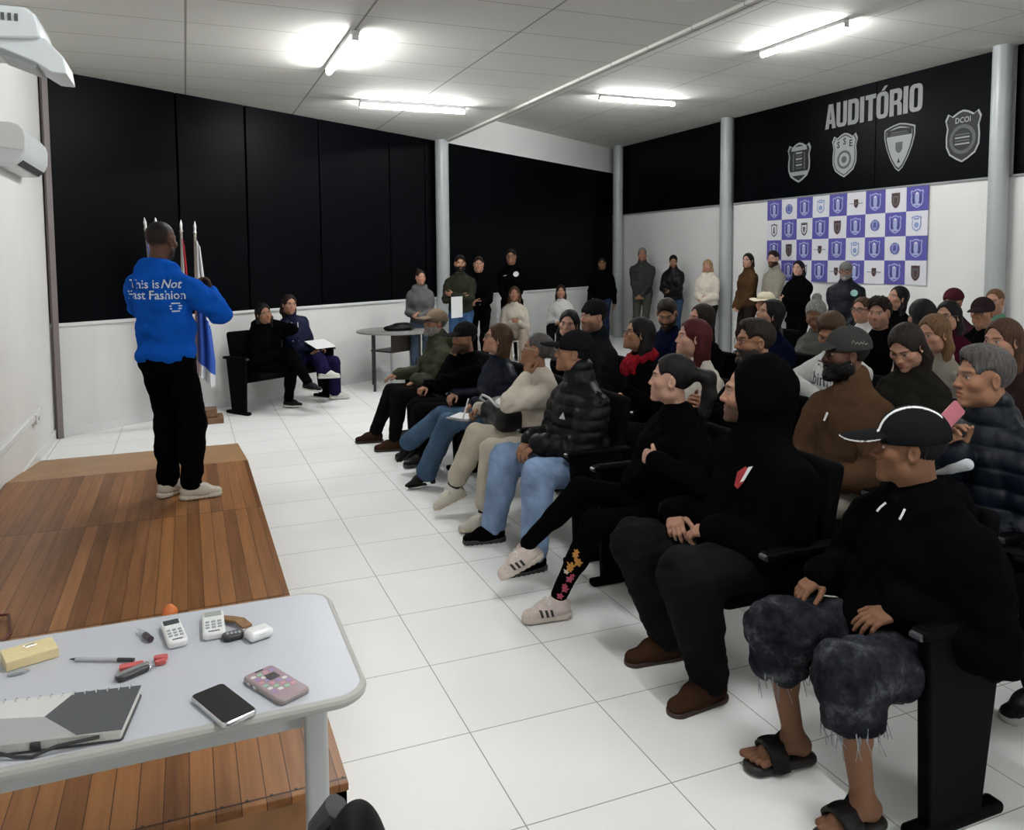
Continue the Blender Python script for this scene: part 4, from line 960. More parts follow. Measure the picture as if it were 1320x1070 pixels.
for i in range(5):
    t = i*1.2566; mb = MB(); mb.tube([(.18, 1.1, .10), (.18+.27*math.cos(t), 1.1+.27*math.sin(t), .07)], [.025, .016], 8); cb(mb, 'leg', dgr)
    mb = MB(); mb.lathe([(.004, -.028), (.026, -.018), (.026, .018), (.004, .028)], (0, 0, 0), 12); mb.v = [(p[0]+.18+.27*math.cos(t), p[2]+1.1+.27*math.sin(t), p[1]+.027) for p in mb.v]; cb(mb, 'caster', dgr)
# ------------------------------------------------------------------ projector and air conditioner
pj = empty('projector', (-.62, 3.03, 2.31), 'white short-throw projector on a wall arm at the top left', 'projector'); po = V(-.62, 3.03, 2.31)
pc = lambda mb, n, mt, **k: child(mb, n, mt, pj, po, **k)
mw = mat('projector_white', (.62, .66, .68), .4, noise=.02); mg = mat('projector_grey', (.42, .45, .46), .5)
prof = [(-.20, .0), (-.20, .135), (-.17, .150), (.21, .150), (.235, .125), (.24, .10), (.24, .045), (-.02, .045), (-.06, .0)]
mb = MB(); mb.prism([(-.36, .0), (-.36, .12), (-.33, .14), (.19, .14), (.215, .12), (.225, .09), (.225, .05), (-.36, .05)][:7]+[(-.36+.0, .05)][:0], .26, np.array([[1, 0, 0], [0, 0, -1], [0, 1, 0.]]), (-.62, 3.17, 2.30)); pc(mb, 'body', mw, bevel=.008)
mb = MB(); mb.prism([(-.34, .055), (.235, .055), (.285, .0), (.292, -.052), (.25, -.05), (.20, -.018), (.12, .012), (-.34, .014)], .22, np.array([[1, 0, 0], [0, 0, -1], [0, 1, 0.]]), (-.62, 3.15, 2.30)); pc(mb, 'lens_hood', mw, bevel=.004)
mb = MB(); mb.box((-.46, 3.04, 2.307), (.11, .16, .05), M=np.array([[math.cos(.35), 0, math.sin(.35)], [0, 1, 0], [-math.sin(.35), 0, math.cos(.35)]])); pc(mb, 'mirror_housing', mg, bevel=.004)
mb = MB()
for i in range(9): mb.box((-.60+.018*i, 2.9085, 2.405), (.009, .004, .022))
pc(mb, 'vent_grille', mat('vent_dark', (.08, .085, .09), .6))
mb = MB(); mb.box((-.93, 3.04, 2.49), (.52, .07, .05)); mb.box((XL+.02, 3.04, 2.49), (.03, .18, .26)); pc(mb, 'wall_arm', mg, bevel=.006)
mb = MB(); mb.box((-.68, 3.04, 2.45), (.16, .12, .04)); pc(mb, 'mount_plate', mg, bevel=.004)
acu = empty('air_conditioner', (XL, 6.95, 2.30), 'white split air conditioner on the left wall under the projector', 'air conditioner'); ao = V(XL, 6.95, 2.30)
ac2 = lambda mb, n, mt, **k: child(mb, n, mt, acu, ao, **k)
pr_ = [(0, .0), (0, .29), (.10, .29), (.155, .275), (.185, .24), (.195, .19), (.19, .10), (.165, .045), (.12, .005)]
mb = MB(); mb.prism(pr_, .98, np.array([[1, 0, 0], [0, 0, 1], [0, 1, 0.]]), (XL, 6.40, 2.31)); ac2(mb, 'body', mat('ac_white', (.66, .69, .70), .35, noise=.02), bevel=.012)
mb = MB(); mb.prism([(p*1.0+(.004 if p > .05 else 0), q) for p, q in pr_[1:7]]+[(.0, .12)], .03, np.array([[1, 0, 0], [0, 0, 1], [0, 1, 0.]]), (XL, 6.385, 2.31)); ac2(mb, 'side_cap', wht, bevel=.008)
mb = MB(); mb.box((XL+.148, 6.9, 2.333), (.05, .84, .006), M=np.array([[math.cos(-.75), 0, math.sin(-.75)], [0, 1, 0], [-math.sin(-.75), 0, math.cos(-.75)]])); ac2(mb, 'outlet_flap', mat('ac_slot', (.05, .05, .055), .5))
# ------------------------------------------------------------------ flags in a wooden stand
fs_ = empty('flag_stand', (.04, 8.68, 0), 'stepped wooden flag stand on the floor behind the presenter', 'flag stand'); fo = V(.04, 8.68, 0)
m_fw = mat('stand_wood', (.16, .085, .045), .5, 0, .3, .25, 8)
mb = MB(); mb.box((.0, 8.68, .03), (.62, .28, .06)); child(mb, 'base_step', m_fw, fs_, fo, bevel=.006)
mb = MB(); mb.box((.0, 8.68, .10), (.50, .20, .08)); child(mb, 'top_step', m_fw, fs_, fo, bevel=.006)
def flag(x, y, tip, lean, label, cols, w0, drop, side):
    r = empty('flag', (x, y, .14), label, 'flag', 'ceremonial flags in the wooden stand'); o_ = V(x, y, .14)
    tp = V(*tip); bt = V(x, y, .14); d = nrm(tp-bt)
    mb = MB(); mb.tube([bt, tp-d*.13], .013, 12); child(mb, 'pole', mat('pole_wood', (.35, .30, .24), .4), r, o_)
    mb = MB(); mb.tube([tp-d*.13, tp-d*.115, tp-d*.10, tp-d*.05, tp], [.012, .02, .012, .016, .001], 10); child(mb, 'finial', mat('finial_silver', (.6, .6, .58), .3, .6), r, o_)
    # cloth hanging in folds from the pole
    n, mrow = 22, 40; PA = []; top = tp-d*.16; Fq = []; mi = []
    for j in range(mrow+1):
        v = j/mrow
        for i in range(n+1):
            u = i/n; wid = w0*(.25+.75*min(1, v*1.25)); c = top-d*drop*v
            fold = .045*math.sin(u*13+v*1.5)*(.4+v)*(1 if u > .03 else 0)
            PA.append(c+V(side*wid*u, -.03+fold-.02*u, -.18*u*v-.10*u*(1-v))-o_)
    for j in range(mrow):
        for i in range(n): Fq.append((j*(n+1)+i, j*(n+1)+i+1, (j+1)*(n+1)+i+1, (j+1)*(n+1)+i)); mi.append(cols[1](i/n, j/mrow))
    mb = MB(); mb.poly(PA, Fq); mb.mi = mi; cl_ = mb.build('flag_cloth', cols[0], r); so = cl_.modifiers.new('s', 'SOLIDIFY'); so.thickness = .003
fw, fb, fr, fg = mat('flag_white', (.66, .67, .68), .8), mat('flag_blue', (.02, .085, .42), .8), mat('flag_red', (.50, .02, .03), .8), mat('flag_green', (.02, .20, .05), .8)
flag(.07, 8.68, at(251, 285, Y=8.70), 0, 'white and blue flag on the rightmost pole behind the presenter', ([fw, fb, fr], lambda u, v: 1 if (v > .32+.25*u and v < .90) else (2 if (u < .25 and .62 < v < .9) else 0)), .17, 1.38, 1)
flag(-.04, 8.68, at(233, 283, Y=8.72), 0, 'red and white flag just right of the presenter head', ([fr, fw], lambda u, v: 0 if u > .35 else 1), .10, 1.25, 1)
flag(-.14, 8.70, at(200, 280, Y=8.74), 0, 'flag pole rising directly behind the presenter head', ([fg, fb], lambda u, v: 0), .06, 1.2, 1)
flag(-.22, 8.68, at(186, 280, Y=8.70), 0, 'leftmost flag pole behind the presenter', ([fb, fw], lambda u, v: 0), .05, 1.2, 1)
# ------------------------------------------------------------------ lettering and emblems on the right wall
Mw = np.array([[0, 0, -1.], [-1, 0, 0], [0, 1, 0]])        # local x -> -Y (left to right as seen), local y -> Z, local z -> into the room (-X)
def shield(w, h, kind=0):
    if kind == 0: half = [(0, .5), (.14, .47), (.30, .40), (.42, .46), (.5, .34), (.44, .18), (.47, .0), (.46, -.18), (.36, -.34), (.16, -.44), (0, -.5)]
    elif kind == 1: half = [(0, .5), (.20, .475), (.40, .43), (.5, .40), (.50, .22), (.42, .0), (.28, -.24), (.12, -.43), (0, -.5)]
    else: half = [(0, .46), (.25, .44), (.46, .46), (.48, .2), (.46, -.15), (.34, -.34), (.14, -.46), (0, -.5)]
    pts = half+[(-x, y) for x, y in half[-2:0:-1]]
    return [(x*w, y*h) for x, y in pts][::-1]
def disc(r, n=24, cx=0, cy=0): return [(cx+r*math.cos(t*2*math.pi/n), cy+r*math.sin(t*2*math.pi/n)) for t in range(n)]
def put_text(mb, txt, cx, cy, size, z, th, org, bold=.0, sx=1., lift=0):
    P, F = text_mesh(txt, bold); P = P*size; P[:, 0] *= sx
    mb.poly([Mw @ V(p[0]+cx, p[1]+cy, z)+org for p in P], F)
m_let = mat('letter_grey', (.27, .275, .275), .6, noise=.05); m_em = mat('emblem_grey', (.30, .315, .315), .6); m_emd = mat('emblem_dark', (.003, .0033, .0045), .6); m_em2 = mat('emblem_mid', (.07, .074, .076), .6)
XS = XR+.005
# AUDITORIO : heavy condensed letters as polygons (unit height)
def glyph(ch):
    T = .19
    if ch == 'A': return [[(0, 0), (.17, 1), (.40, 1), (.57, 0), (.38, 0), (.355, .2), (.215, .2), (.19, 0)]], [[(.24, .37), (.33, .37), (.285, .75)]]
    if ch == 'U': return [[(0, 1), (0, .2), (.03, .08), (.12, 0), (.42, 0), (.51, .08), (.54, .2), (.54, 1), (.35, 1), (.35, .2), (.32, .15), (.22, .15), (.19, .2), (.19, 1)]], []
    if ch == 'I': return [[(0, 0), (0, 1), (.20, 1), (.20, 0)]], []
    if ch == 'T': return [[(.15, 0), (.15, .83), (0, .83), (0, 1), (.5, 1), (.5, .83), (.35, .83), (.35, 0)]], []
    if ch == 'D': return [[(0, 0), (0, 1), (.38, 1), (.5, .93), (.54, .8), (.54, .2), (.5, .07), (.38, 0)]], [[(.19, .16), (.30, .16), (.35, .22), (.35, .78), (.30, .84), (.19, .84)]]
    if ch == 'O': return [[(.0, .2), (.0, .8), (.04, .93), (.15, 1), (.40, 1), (.51, .93), (.55, .8), (.55, .2), (.51, .07), (.40, 0), (.15, 0), (.04, .07)]], [[(.19, .2), (.22, .15), (.33, .15), (.36, .2), (.36, .8), (.33, .85), (.22, .85), (.19, .8)]]
    if ch == 'R': return [[(0, 0), (0, 1), (.38, 1), (.50, .94), (.54, .82), (.54, .62), (.50, .53), (.44, .5), (.51, .45), (.54, .36), (.55, 0), (.36, 0), (.35, .34), (.32, .41), (.19, .41), (.19, 0)]], [[(.19, .56), (.31, .56), (.35, .61), (.35, .79), (.31, .84), (.19, .84)]]
from mathutils.geometry import tessellate_polygon
sg = empty('auditorium_sign', (XR, 8.08, 3.58), 'grey word AUDITÓRIO lettered on the black panel of the right wall', 'sign'); so_ = V(XR, 8.08, 3.58)
adv = dict(A=.60, U=.60, I=.265, T=.53, D=.60, O=.61, R=.61); word = 'AUDITORIO'; tot = sum(adv[c] for c in word); wid, hh_ = 1.62, .335; sx = wid/tot; xx = -wid/2
for ci, ch in enumerate(word):
    mb = MB(); outs, holes = glyph(ch)
    for od in outs:
        loops = [od]+holes; flat_ = [p for l in loops for p in l]
        tris = tessellate_polygon([[Vector((x, y, 0)) for x, y in l] for l in loops])
        for zz in (.004, .0): mb.poly([Mw @ V(xx+x*sx, (y-.5)*hh_, zz)+V(XS, 8.08, 3.58)-so_ for x, y in flat_], [tuple(t) for t in tris])
        b0 = 0
        for l in loops:
            n_ = len(l); mb.poly([Mw @ V(xx+x*sx, (y-.5)*hh_, zz)+V(XS, 8.08, 3.58)-so_ for zz in (0, .004) for x, y in l], [(i, (i+1) % n_, n_+(i+1) % n_, n_+i) for i in range(n_)])
    if ci == 5: mb.prism([(xx+sx*.22, .54*hh_), (xx+sx*.36, .71*hh_), (xx+sx*.50, .71*hh_), (xx+sx*.34, .54*hh_)], .004, Mw, V(XS, 8.08, 3.58)-so_)
    mb.build('letter', m_let, sg, smooth=False); xx += adv[ch]*sx
def emblem(y, z, w, h, label, kind):
    r = empty('wall_emblem', (XR, y, z), label, 'emblem', 'grey shield emblems on the black panel'); b = V(XS-XR, 0, 0); mb = MB(); T = lambda pts, zz, i: mb.m(i).prism(pts, .0012, Mw, b+Mw @ V(0, 0, zz))
    tx = lambda t, cx, cy, s_, zz, i, bd=.02, sx=1.: (mb.m(i), put_text(mb, t, cx, cy, s_, zz, 0, b, bd, sx))
    if kind == 1:
        T(shield(w, h), 0, 0); T(shield(w*.88, h*.90), .0014, 1)
        T([(-w*.34, .30*h), (w*.34, .30*h), (w*.30, .40*h), (-w*.30, .40*h)], .0028, 0); T([(-w*.33, -.32*h), (w*.33, -.32*h), (w*.36, -.22*h), (-w*.36, -.22*h)], .0028, 0)
        for i in range(6): T([(-.12*w, .22*h-i*.075*h), (.12*w, .22*h-i*.075*h), (.15*w, .26*h-i*.075*h), (-.15*w, .26*h-i*.075*h)], .0028, 2 if i % 2 else 0)
        T([(-.27*w, -.18*h), (-.2*w, -.18*h), (-.2*w, .25*h), (-.27*w, .25*h)], .0028, 2); T([(.27*w, .25*h), (.2*w, .25*h), (.2*w, -.18*h), (.27*w, -.18*h)][::-1], .0028, 2)
    if kind == 2:
        T(shield(w, h), 0, 0); T(shield(w*.90, h*.92), .0014, 1); T(shield(w*.84, h*.87), .0028, 0)
        for i, c in enumerate('SSE'): tx(c, (-.24+.24*i)*w, (.24+.06*(i == 1))*h, .20*h, .0044, 1, .03)
        T(disc(.27*w, 28, 0, -.10*h), .0042, 2); T(disc(.20*w, 28, 0, -.10*h), .0056, 0); T(disc(.10*w, 20, 0, -.10*h), .007, 2)
    if kind == 3:
        T(shield(w, h, 1), 0, 0); T(shield(w*.93, h*.945, 1), .0014, 1); T(shield(w*.82, h*.86, 1), .0028, 0)
        T([(-.40*w, .24*h), (.40*w, .24*h), (.40*w, .36*h), (0, .40*h), (-.40*w, .36*h)], .0042, 1)
        for q in (0, 1): tx('DIVISÃO' if False else '', 0, 0, .1, 0, 0)
        T([(-.26*w, .30*h), (.26*w, .30*h), (.25*w, .325*h), (-.25*w, .325*h)], .0056, 2); T([(-.3*w, .26*h), (.3*w, .26*h), (.29*w, .28*h), (-.29*w, .28*h)], .0056, 2)
        T(shield(.24*w, .24*h, 2), .0042, 2); T([(-.05*w, -.32*h), (.05*w, -.32*h), (0, -.22*h)], .0042, 1)
    if kind == 4:
        T(shield(w, h), 0, 0); T(shield(w*.91, h*.93), .0014, 1); tx('DCOI', 0, .30*h, .15*h, .0030, 0, .015, .9)
        T(disc(.36*w, 36, 0, -.06*h), .0028, 2); T(disc(.27*w, 36, 0, -.06*h), .0042, 1)
        for i in range(4): T([(-.2*w, -.16*h+i*.06*h), (.2*w, -.16*h+i*.06*h), (.2*w, -.135*h+i*.06*h), (-.2*w, -.135*h+i*.06*h)], .0056, 2 if i % 2 else 0)
    mb.build('emblem_print', [m_em, m_emd, m_em2], r, smooth=False)
emblem(9.40, 3.015, .48, .58, 'leftmost grey shield emblem with banners on the black panel', 1)
emblem(8.525, 3.02, .46, .60, 'grey shield emblem lettered SSE under the sign', 2)
emblem(7.62, 3.01, .47, .60, 'pointed grey shield emblem third from left under the sign', 3)
emblem(6.73, 3.025, .47, .60, 'rightmost grey shield emblem lettered DCOI', 4)
# ------------------------------------------------------------------ checkered banner
bn = empty('checkered_banner', (XR-.02, 8.6, 1.9), 'purple and white checkered logo banner hanging on the right wall', 'banner'); bo = V(XR-.02, 8.6, 1.9)
Y0, Y1_, BZ1, BZ0 = 10.04, 7.14, 2.50, 1.285; NC, NR = 9, 4; cw, rh = (Y0-Y1_)/NC, (BZ1-BZ0)/NR
def bx_(y, z): return XR-.022-.012*math.sin(y*3.1)*(1-(z-BZ0)/(BZ1-BZ0))
mb = MB(); K = 4
for r_ in range(NR):
    for c_ in range(NC):
        mb.m(0 if (r_+c_) % 2 == 0 else 1)
        for i in range(K):
            for j in range(K):
                ya, yb = Y0-(c_+i/K)*cw, Y0-(c_+(i+1)/K)*cw; za, zb_ = BZ1-(r_+j/K)*rh, BZ1-(r_+(j+1)/K)*rh
                mb.poly([V(bx_(ya, za), ya, za)-bo, V(bx_(yb, za), yb, za)-bo, V(bx_(yb, zb_), yb, zb_)-bo, V(bx_(ya, zb_), ya, zb_)-bo], [(0, 1, 2, 3)])
bm_ = [mat('banner_purple', (.085, .075, .33), .7), mat('banner_white', (.66, .66, .70), .7), mat('print_pale', (.34, .38, .60), .7), mat('print_navy', (.03, .035, .11), .7), mat('print_brown', (.06, .028, .026), .7), mat('print_grey', (.10, .10, .11), .7), mat('print_blue', (.22, .29, .52), .7), mat('print_violet', (.10, .08, .30), .7)]
lay = {}
kinds = [['p', 'r', 'p', 'b', 'p', 's', 'p', 'm', 'p'], ['g', 'p', 'k', 'p', 'm', 'p', 'v', 'p', 'b'], ['p', 'm', 'p', 's', 'p', 'b', 'p', 'v', 'p'], ['m', 'p', 'g', 'p', 's', 'p', 's', 'p', 'm']]
for r_ in range(NR):
    for c_ in range(NC):
        k = 'p' if (r_+c_) % 2 == 0 else kinds[r_][c_]
        if k == 'p' and (r_+c_) % 2: k = 'g'
        y, z = Y0-(c_+.5)*cw, BZ1-(r_+.5)*rh; og = V(bx_(y, z)-.004, y, z)-bo; w = cw
        T = lambda pts, zz, i: mb.m(i).prism(pts, .0007, Mw, og+Mw @ V(0, 0, zz))
        if k == 'p':
            T(shield(.60*w, .235, 0), 0, 2); T(shield(.50*w, .20, 0), .001, 0); T(shield(.20*w, .15, 2), .002, 2)
            for g in (-1, 1): T([(g*.15*w-.03*w, -.06), (g*.15*w+.03*w, -.06), (g*.15*w+.02*w, .05), (g*.15*w-.02*w, .05)], .002, 3)
            T([(-.16*w, -.085), (.16*w, -.085), (.13*w, -.06), (-.13*w, -.06)], .003, 2); T(disc(.05*w, 12, 0, .065), .003, 1)
        elif k in 'mk': T(shield(.42*w, .20, 2), 0, 4 if k == 'm' else 5); T(shield(.30*w, .14, 2), .001, 5 if k == 'm' else 1); T([(-.05*w, -.05), (.05*w, -.05), (.09*w, .03), (-.09*w, .03)], .002, 4 if k == 'm' else 5); T([(-.13*w, .055), (.13*w, .055), (.13*w, .075), (-.13*w, .075)], .002, 4)
        elif k == 'g': T(shield(.44*w, .20, 0), 0, 5); T(shield(.34*w, .155, 0), .001, 1); T([(-.07*w, -.05), (.07*w, -.05), (.04*w, .05), (-.04*w, .05)], .002, 5)
        elif k == 's': T(shield(.24*w, .12, 2), 0, 4); T([(-.36*w, -.004), (.36*w, -.004), (.36*w, .004), (-.36*w, .004)], .0008, 5); T(disc(.05*w, 12), .0016, 5)
        elif k == 'b': T(shield(.46*w, .20, 0), 0, 6); T(shield(.36*w, .16, 0), .001, 1); T(disc(.11*w, 16, 0, -.02), .002, 6); T([(-.12*w, .045), (.12*w, .045), (.12*w, .065), (-.12*w, .065)], .002, 6)
        else: T(disc(.23*w, 20), 0, 7); T(shield(.30*w, .13, 2), .001, 6); T([(-.09*w, -.03), (.09*w, -.03), (.06*w, .04), (-.06*w, .04)], .002, 7)
mb.build('banner_cloth', bm_, bn, smooth=False)
mb = MB(); mb.tube([(XR-.022-bo[0], Y0+.02-bo[1], BZ1+.005-bo[2]), (XR-.022-bo[0], Y1_-.02-bo[1], BZ1+.005-bo[2])], .008, 8); mb.build('top_rod', slv, bn)
# ------------------------------------------------------------------ seating
m_seat = mat('seat_black', (.003, .003, .0035), .8, 0, .02, .1, 40); m_pan = mat('panel_black', (.0015, .0015, .0018), .6, 0, .04)
m_tip = mat('arm_tip_grey', (.05, .053, .06), .35, .3)
def seat_parts(parent, k, n, pitch, panels):
    """local frame: x along the bench, y towards the front, origin on floor under the hips"""
    S = SDF([V(0, .07, .42)], .32, .012); S.rbox(V(0, .06, .40), V(.225, .23, .035), .03); sp_ = S.extract()
    S = SDF([V(0, -.2, .66)], .40, .012); S.rbox(V(0, -.205, .66), V(.225, .03, .21), .028, np.array([[1, 0, 0], [0, math.cos(.2), math.sin(.2)], [0, -math.sin(.2), math.cos(.2)]]).T); bp_ = S.extract()
    so = bo_ = None
    for i in range(n):
        x = (i-(n-1)/2)*pitch
        if so is None:
            so = mesh_obj('seat', *sp_, m_seat, parent); bo_ = mesh_obj('backrest', *bp_, m_seat, parent); a, b = so, bo_
        else:
            a, b = so.copy(), bo_.copy(); link(a, parent); link(b, parent)
        a.location = (x, 0, 0); b.location = (x, 0, 0)
    L = n*pitch/2
    mb = MB(); mb.box((0, -.03, .335), (2*L, .07, .05)); mb.build('beam', m_pan, parent, bevel=.006)
    for x in panels:
        mb = MB(); mb.prism([(.155, .02), (-.055, .02), (-.13, .62), (.18, .62)], .045, np.array([[0, 0, 1], [1, 0, 0], [0, 1, 0.]]), (x-.0225, 0, 0)); mb.build('side_panel', m_pan, parent, bevel=.008)
        mb = MB(); mb.box((x, .035, .0175), (.06, .36, .035)); mb.build('foot', m_pan, parent, bevel=.012)
    for i in range(n+1):
        x = (i-n/2)*pitch; mb = MB(); mb.box((x, .01, .60), (.055, .38, .03)); ar = mb.build('armrest', m_pan, parent, bevel=.01)
        mb = MB(); mb.tube([(x-.018, .202, .598), (x+.018, .202, .598)], .011, 8); mb.build('arm_tip', m_tip, ar)
        if x not in panels:
            mb = MB(); mb.box((x, -.03, .47), (.03, .06, .25)); mb.build('arm_post', m_pan, parent, bevel=.004)
def bench(x, y, ang, n, pitch, label, group=None):
    r = empty('bench_seat', (x, y, 0), label, 'bench', group, ang); L = n*pitch/2; seat_parts(r, 0, n, pitch, [-L, L]); return r
RZ = math.pi/2       # local y (front) -> -X, local x -> +Y
bench(2.06, 2.545, RZ, 3, .64, 'black front-row bench seat nearest the camera under the boy in shorts', 'black bench seats of the audience')
bench(2.06, 4.80, RZ, 3, .66, 'black front-row bench seat under the man in pale jeans', 'black bench seats of the audience')
bench(2.06, 6.62, RZ, 2, .70, 'black front-row bench seat at the far end under the man in tan cap', 'black bench seats of the audience')
bench(2.98, 2.34, RZ, 3, .64, 'black second-row bench seat under the man in brown jacket', 'black bench seats of the audience')
bench(2.98, 5.0, RZ, 5, .64, 'black second-row bench seat under the woman with red scarf', 'black bench seats of the audience')
wb = wp(0, 0, .43); wc = V(.95, 9.36, 0); A_ = wc @ WT
pw = wp(A_+.02, 0, .45); ang_w = math.atan2(WT[1], WT[0])+math.pi
bench(pw[0], pw[1], ang_w, 2, .62, 'black two-seat bench against the back wall under the seated women')
# ------------------------------------------------------------------ who is in the room
SPK = V(-.05, 5.45, 1.7)
BLK = (.0018, .0018, .002); BLK2 = (.004, .004, .0048)
W_ = -1
def front(px, py, X=2.03, hx=.05, hz=.455, hy=0): h = at(px, py, X=X); return h, V(X+hx, h[1]+hy, hz)
F_ = V(-1, 0, 0); R_ = V(0, 1, 0)               # facing the stage: right hand is +Y
PAGE = mat('paper_white', (.70, .71, .71), .8)
# presenter --------------------------------------------------------------------------
def presenter_marks(o, root, base, g):
    wt = mat('print_cloth_white', (.62, .68, .74), .8)
    vd = nrm(V(.02, 1, 0)); bk = g['N']-vd*.6-UP*.135; xa = nrm(np.cross(vd, UP)); xa = nrm(xa)
    c = bk+xa*-.005
    def tx(t, dx, dz, s_, b=.012, sh=0, sx=.92): decal_text(o, t, c+xa*dx+UP*dz, vd, xa, UP, s_, wt, root, base, 'back_print', b, sh, sx)
    tx('This is', -.075, .045, .075, .01); tx('Not', .075, .045, .075, .01, .3); tx('Fast Fashion', -.01, -.022, .075, .01)
    for i, w in enumerate((.05, .07, .065, .045)):
        decal(o, np.array([(-.5*w, 0, 0), (.5*w, 0, 0), (.5*w, .008, 0), (-.5*w, .008, 0)]), [(0, 1, 2, 3)], c+xa*.10+UP*(-.075-.016*i), vd, xa, UP, wt, root, base, 'back_print')
hd = at(208, 311, Y=5.42); PF = nrm(V(.62, .78, 0)); PR = np.cross(PF, UP)
hp = V(*at(216, 500, Y=5.40)[:2], .16+.905)
FA = V(-.01, 5.34, .16+.092); FB = V(-.15, 5.47, .16+.092)
person('presenter in bright blue printed hoodie and black trousers standing on the wooden stage', hd, hp, PF[:2], hd+V(.62, .78, -.02), s=.985, sex='m', skin='dark', hair=('buzz', 'black'), beard=.85,
       top=dict(c=(.006, .078, .40), name='hoodie', hood='down', t=.036, fold=.008, freq=20, arm=1.08, cuff=1, low=.035, marks=presenter_marks), pants=dict(c=BLK, w=1.02, knee=.080, hem=.062, fold=.006),
       shoes=dict(kind='sneaker', c=(.50, .46, .38), sole=(.58, .53, .43), laces=True), fat=1.15, sit=False, hs=1.0,
       hands={'R': (hd+PF*.30+PR*.12-UP*.335, nrm(V(-.3, .1, .75)), nrm(V(-.6, -.4, .1)), 45), 'L': (hd+PF*.30-PR*.12-UP*.36, nrm(PR*.7+PF*.4+UP*.4), -UP, 40)},
       poles={'R': PR*.75-PF*.1-UP*.7, 'L': -PR*.8-UP*.5},
       feet={'R': (FA, nrm(V(.80, .05, 0)), UP), 'L': (FB, nrm(V(.5, .5, 0)), UP)})
# two women on the bench by the wall -----------------------------------------------------
wf = -WN; wr_ = np.cross(wf, UP)
h = at(341, 404, S=.40); hp = V(*(wp(h @ WT, 0, .46)-0*wf)[:2], .46); hp = V(*wp(A_-.28, 0, .46)[:2], .46)
hd = at(340, 404, S=.62)
fl = hp+wf*.48; 
person('woman in black resting her cheek on her hand on the wall bench', hd, hp, wf[:2], V(2.2, 5.2, .9), 14, .97, 'f', 'tan', ('shoulder', 'black'),
       dict(c=BLK, hood='down', t=.03, fold=.006, name='hoodie'), dict(c=BLK, w=1.0), dict(kind='sneaker', c=BLK2, sole=(.55, .54, .5)),
       hands={'L': (hd+wr_*-.125-UP*.11-wf*.02, nrm(UP+wr_*.05), nrm(wr_+wf*-.2), 40), 'R': (hp+wf*.24+UP*.17-wr_*.05, -wr_, -UP, 30)}, poles={'L': -wr_*.7-UP+wf*.6},
       feet={'R': (at(372, 515, Z=.092), nrm(wf-wr_*.4), UP), 'L': (at(397, 493, S=1.12), nrm(V(.75, -.6, -.1)), nrm(V(.1, -.3, 1)))})
hp3 = V(*wp(A_+.33, 0, .46)[:2], .47); hd = at(373, 393, S=.60)
def track_marks(o, root, base, g):
    wt = mat('piping_white', (.55, .56, .58), .7)
    for q in (-1, 1): decal(o, np.array([(-.006, -.16, 0), (.006, -.16, 0), (.006, .05, 0), (-.006, .05, 0)]), [(0, 1, 2, 3)], g['N']+g['fs']*.6+g['rs']*.035*q-UP*.08, -g['fs'], g['rs'], UP, wt, root, base, 'piping')
p3, i3 = person('woman in navy tracksuit with white piping seated with legs crossed by the back wall', hd, hp3, wf[:2], V(2.5, 3.5, 1.2), -4, .99, 'f', 'light', ('longback', 'dark'),
       dict(c=(.005, .007, .030), name='track_jacket', t=.022, fold=.006, collar=.05, marks=track_marks, m='nylon'), dict(c=(.010, .008, .035), w=1.12, hem=.062, name='track_trousers'), dict(kind='sneaker', c=(.55, .54, .50), sole=(.6, .59, .55)),
       hands={'R': (hp3+wf*.25+UP*.15-wr_*.0, nrm(-wr_+wf*.3), -UP, 45), 'L': (hp3+wf*.29+UP*.14+wr_*.02, nrm(wr_+wf*.3), -UP, 45)},
       feet={'R': (at(432, 505, Z=.092), nrm(wf*.8+wr_*-.9), UP), 'L': (at(418, 478, S=1.2), nrm(wf*.7+WT*.75), nrm(UP+WT*.2))})
mb = MB(); c_ = hp3+wf*.30+UP*.205+WT*.0; mb.box((0, 0, 0), (.30, .21, .003), M=np.stack([WT, np.cross(nrm(UP+wf*.4), WT), nrm(UP-wf*-.25)], 1)); o = mb.build('paper_sheet', PAGE); o.location = c_+UP*.01; tag(o, 'white paper on the lap of the woman in navy tracksuit', 'paper')
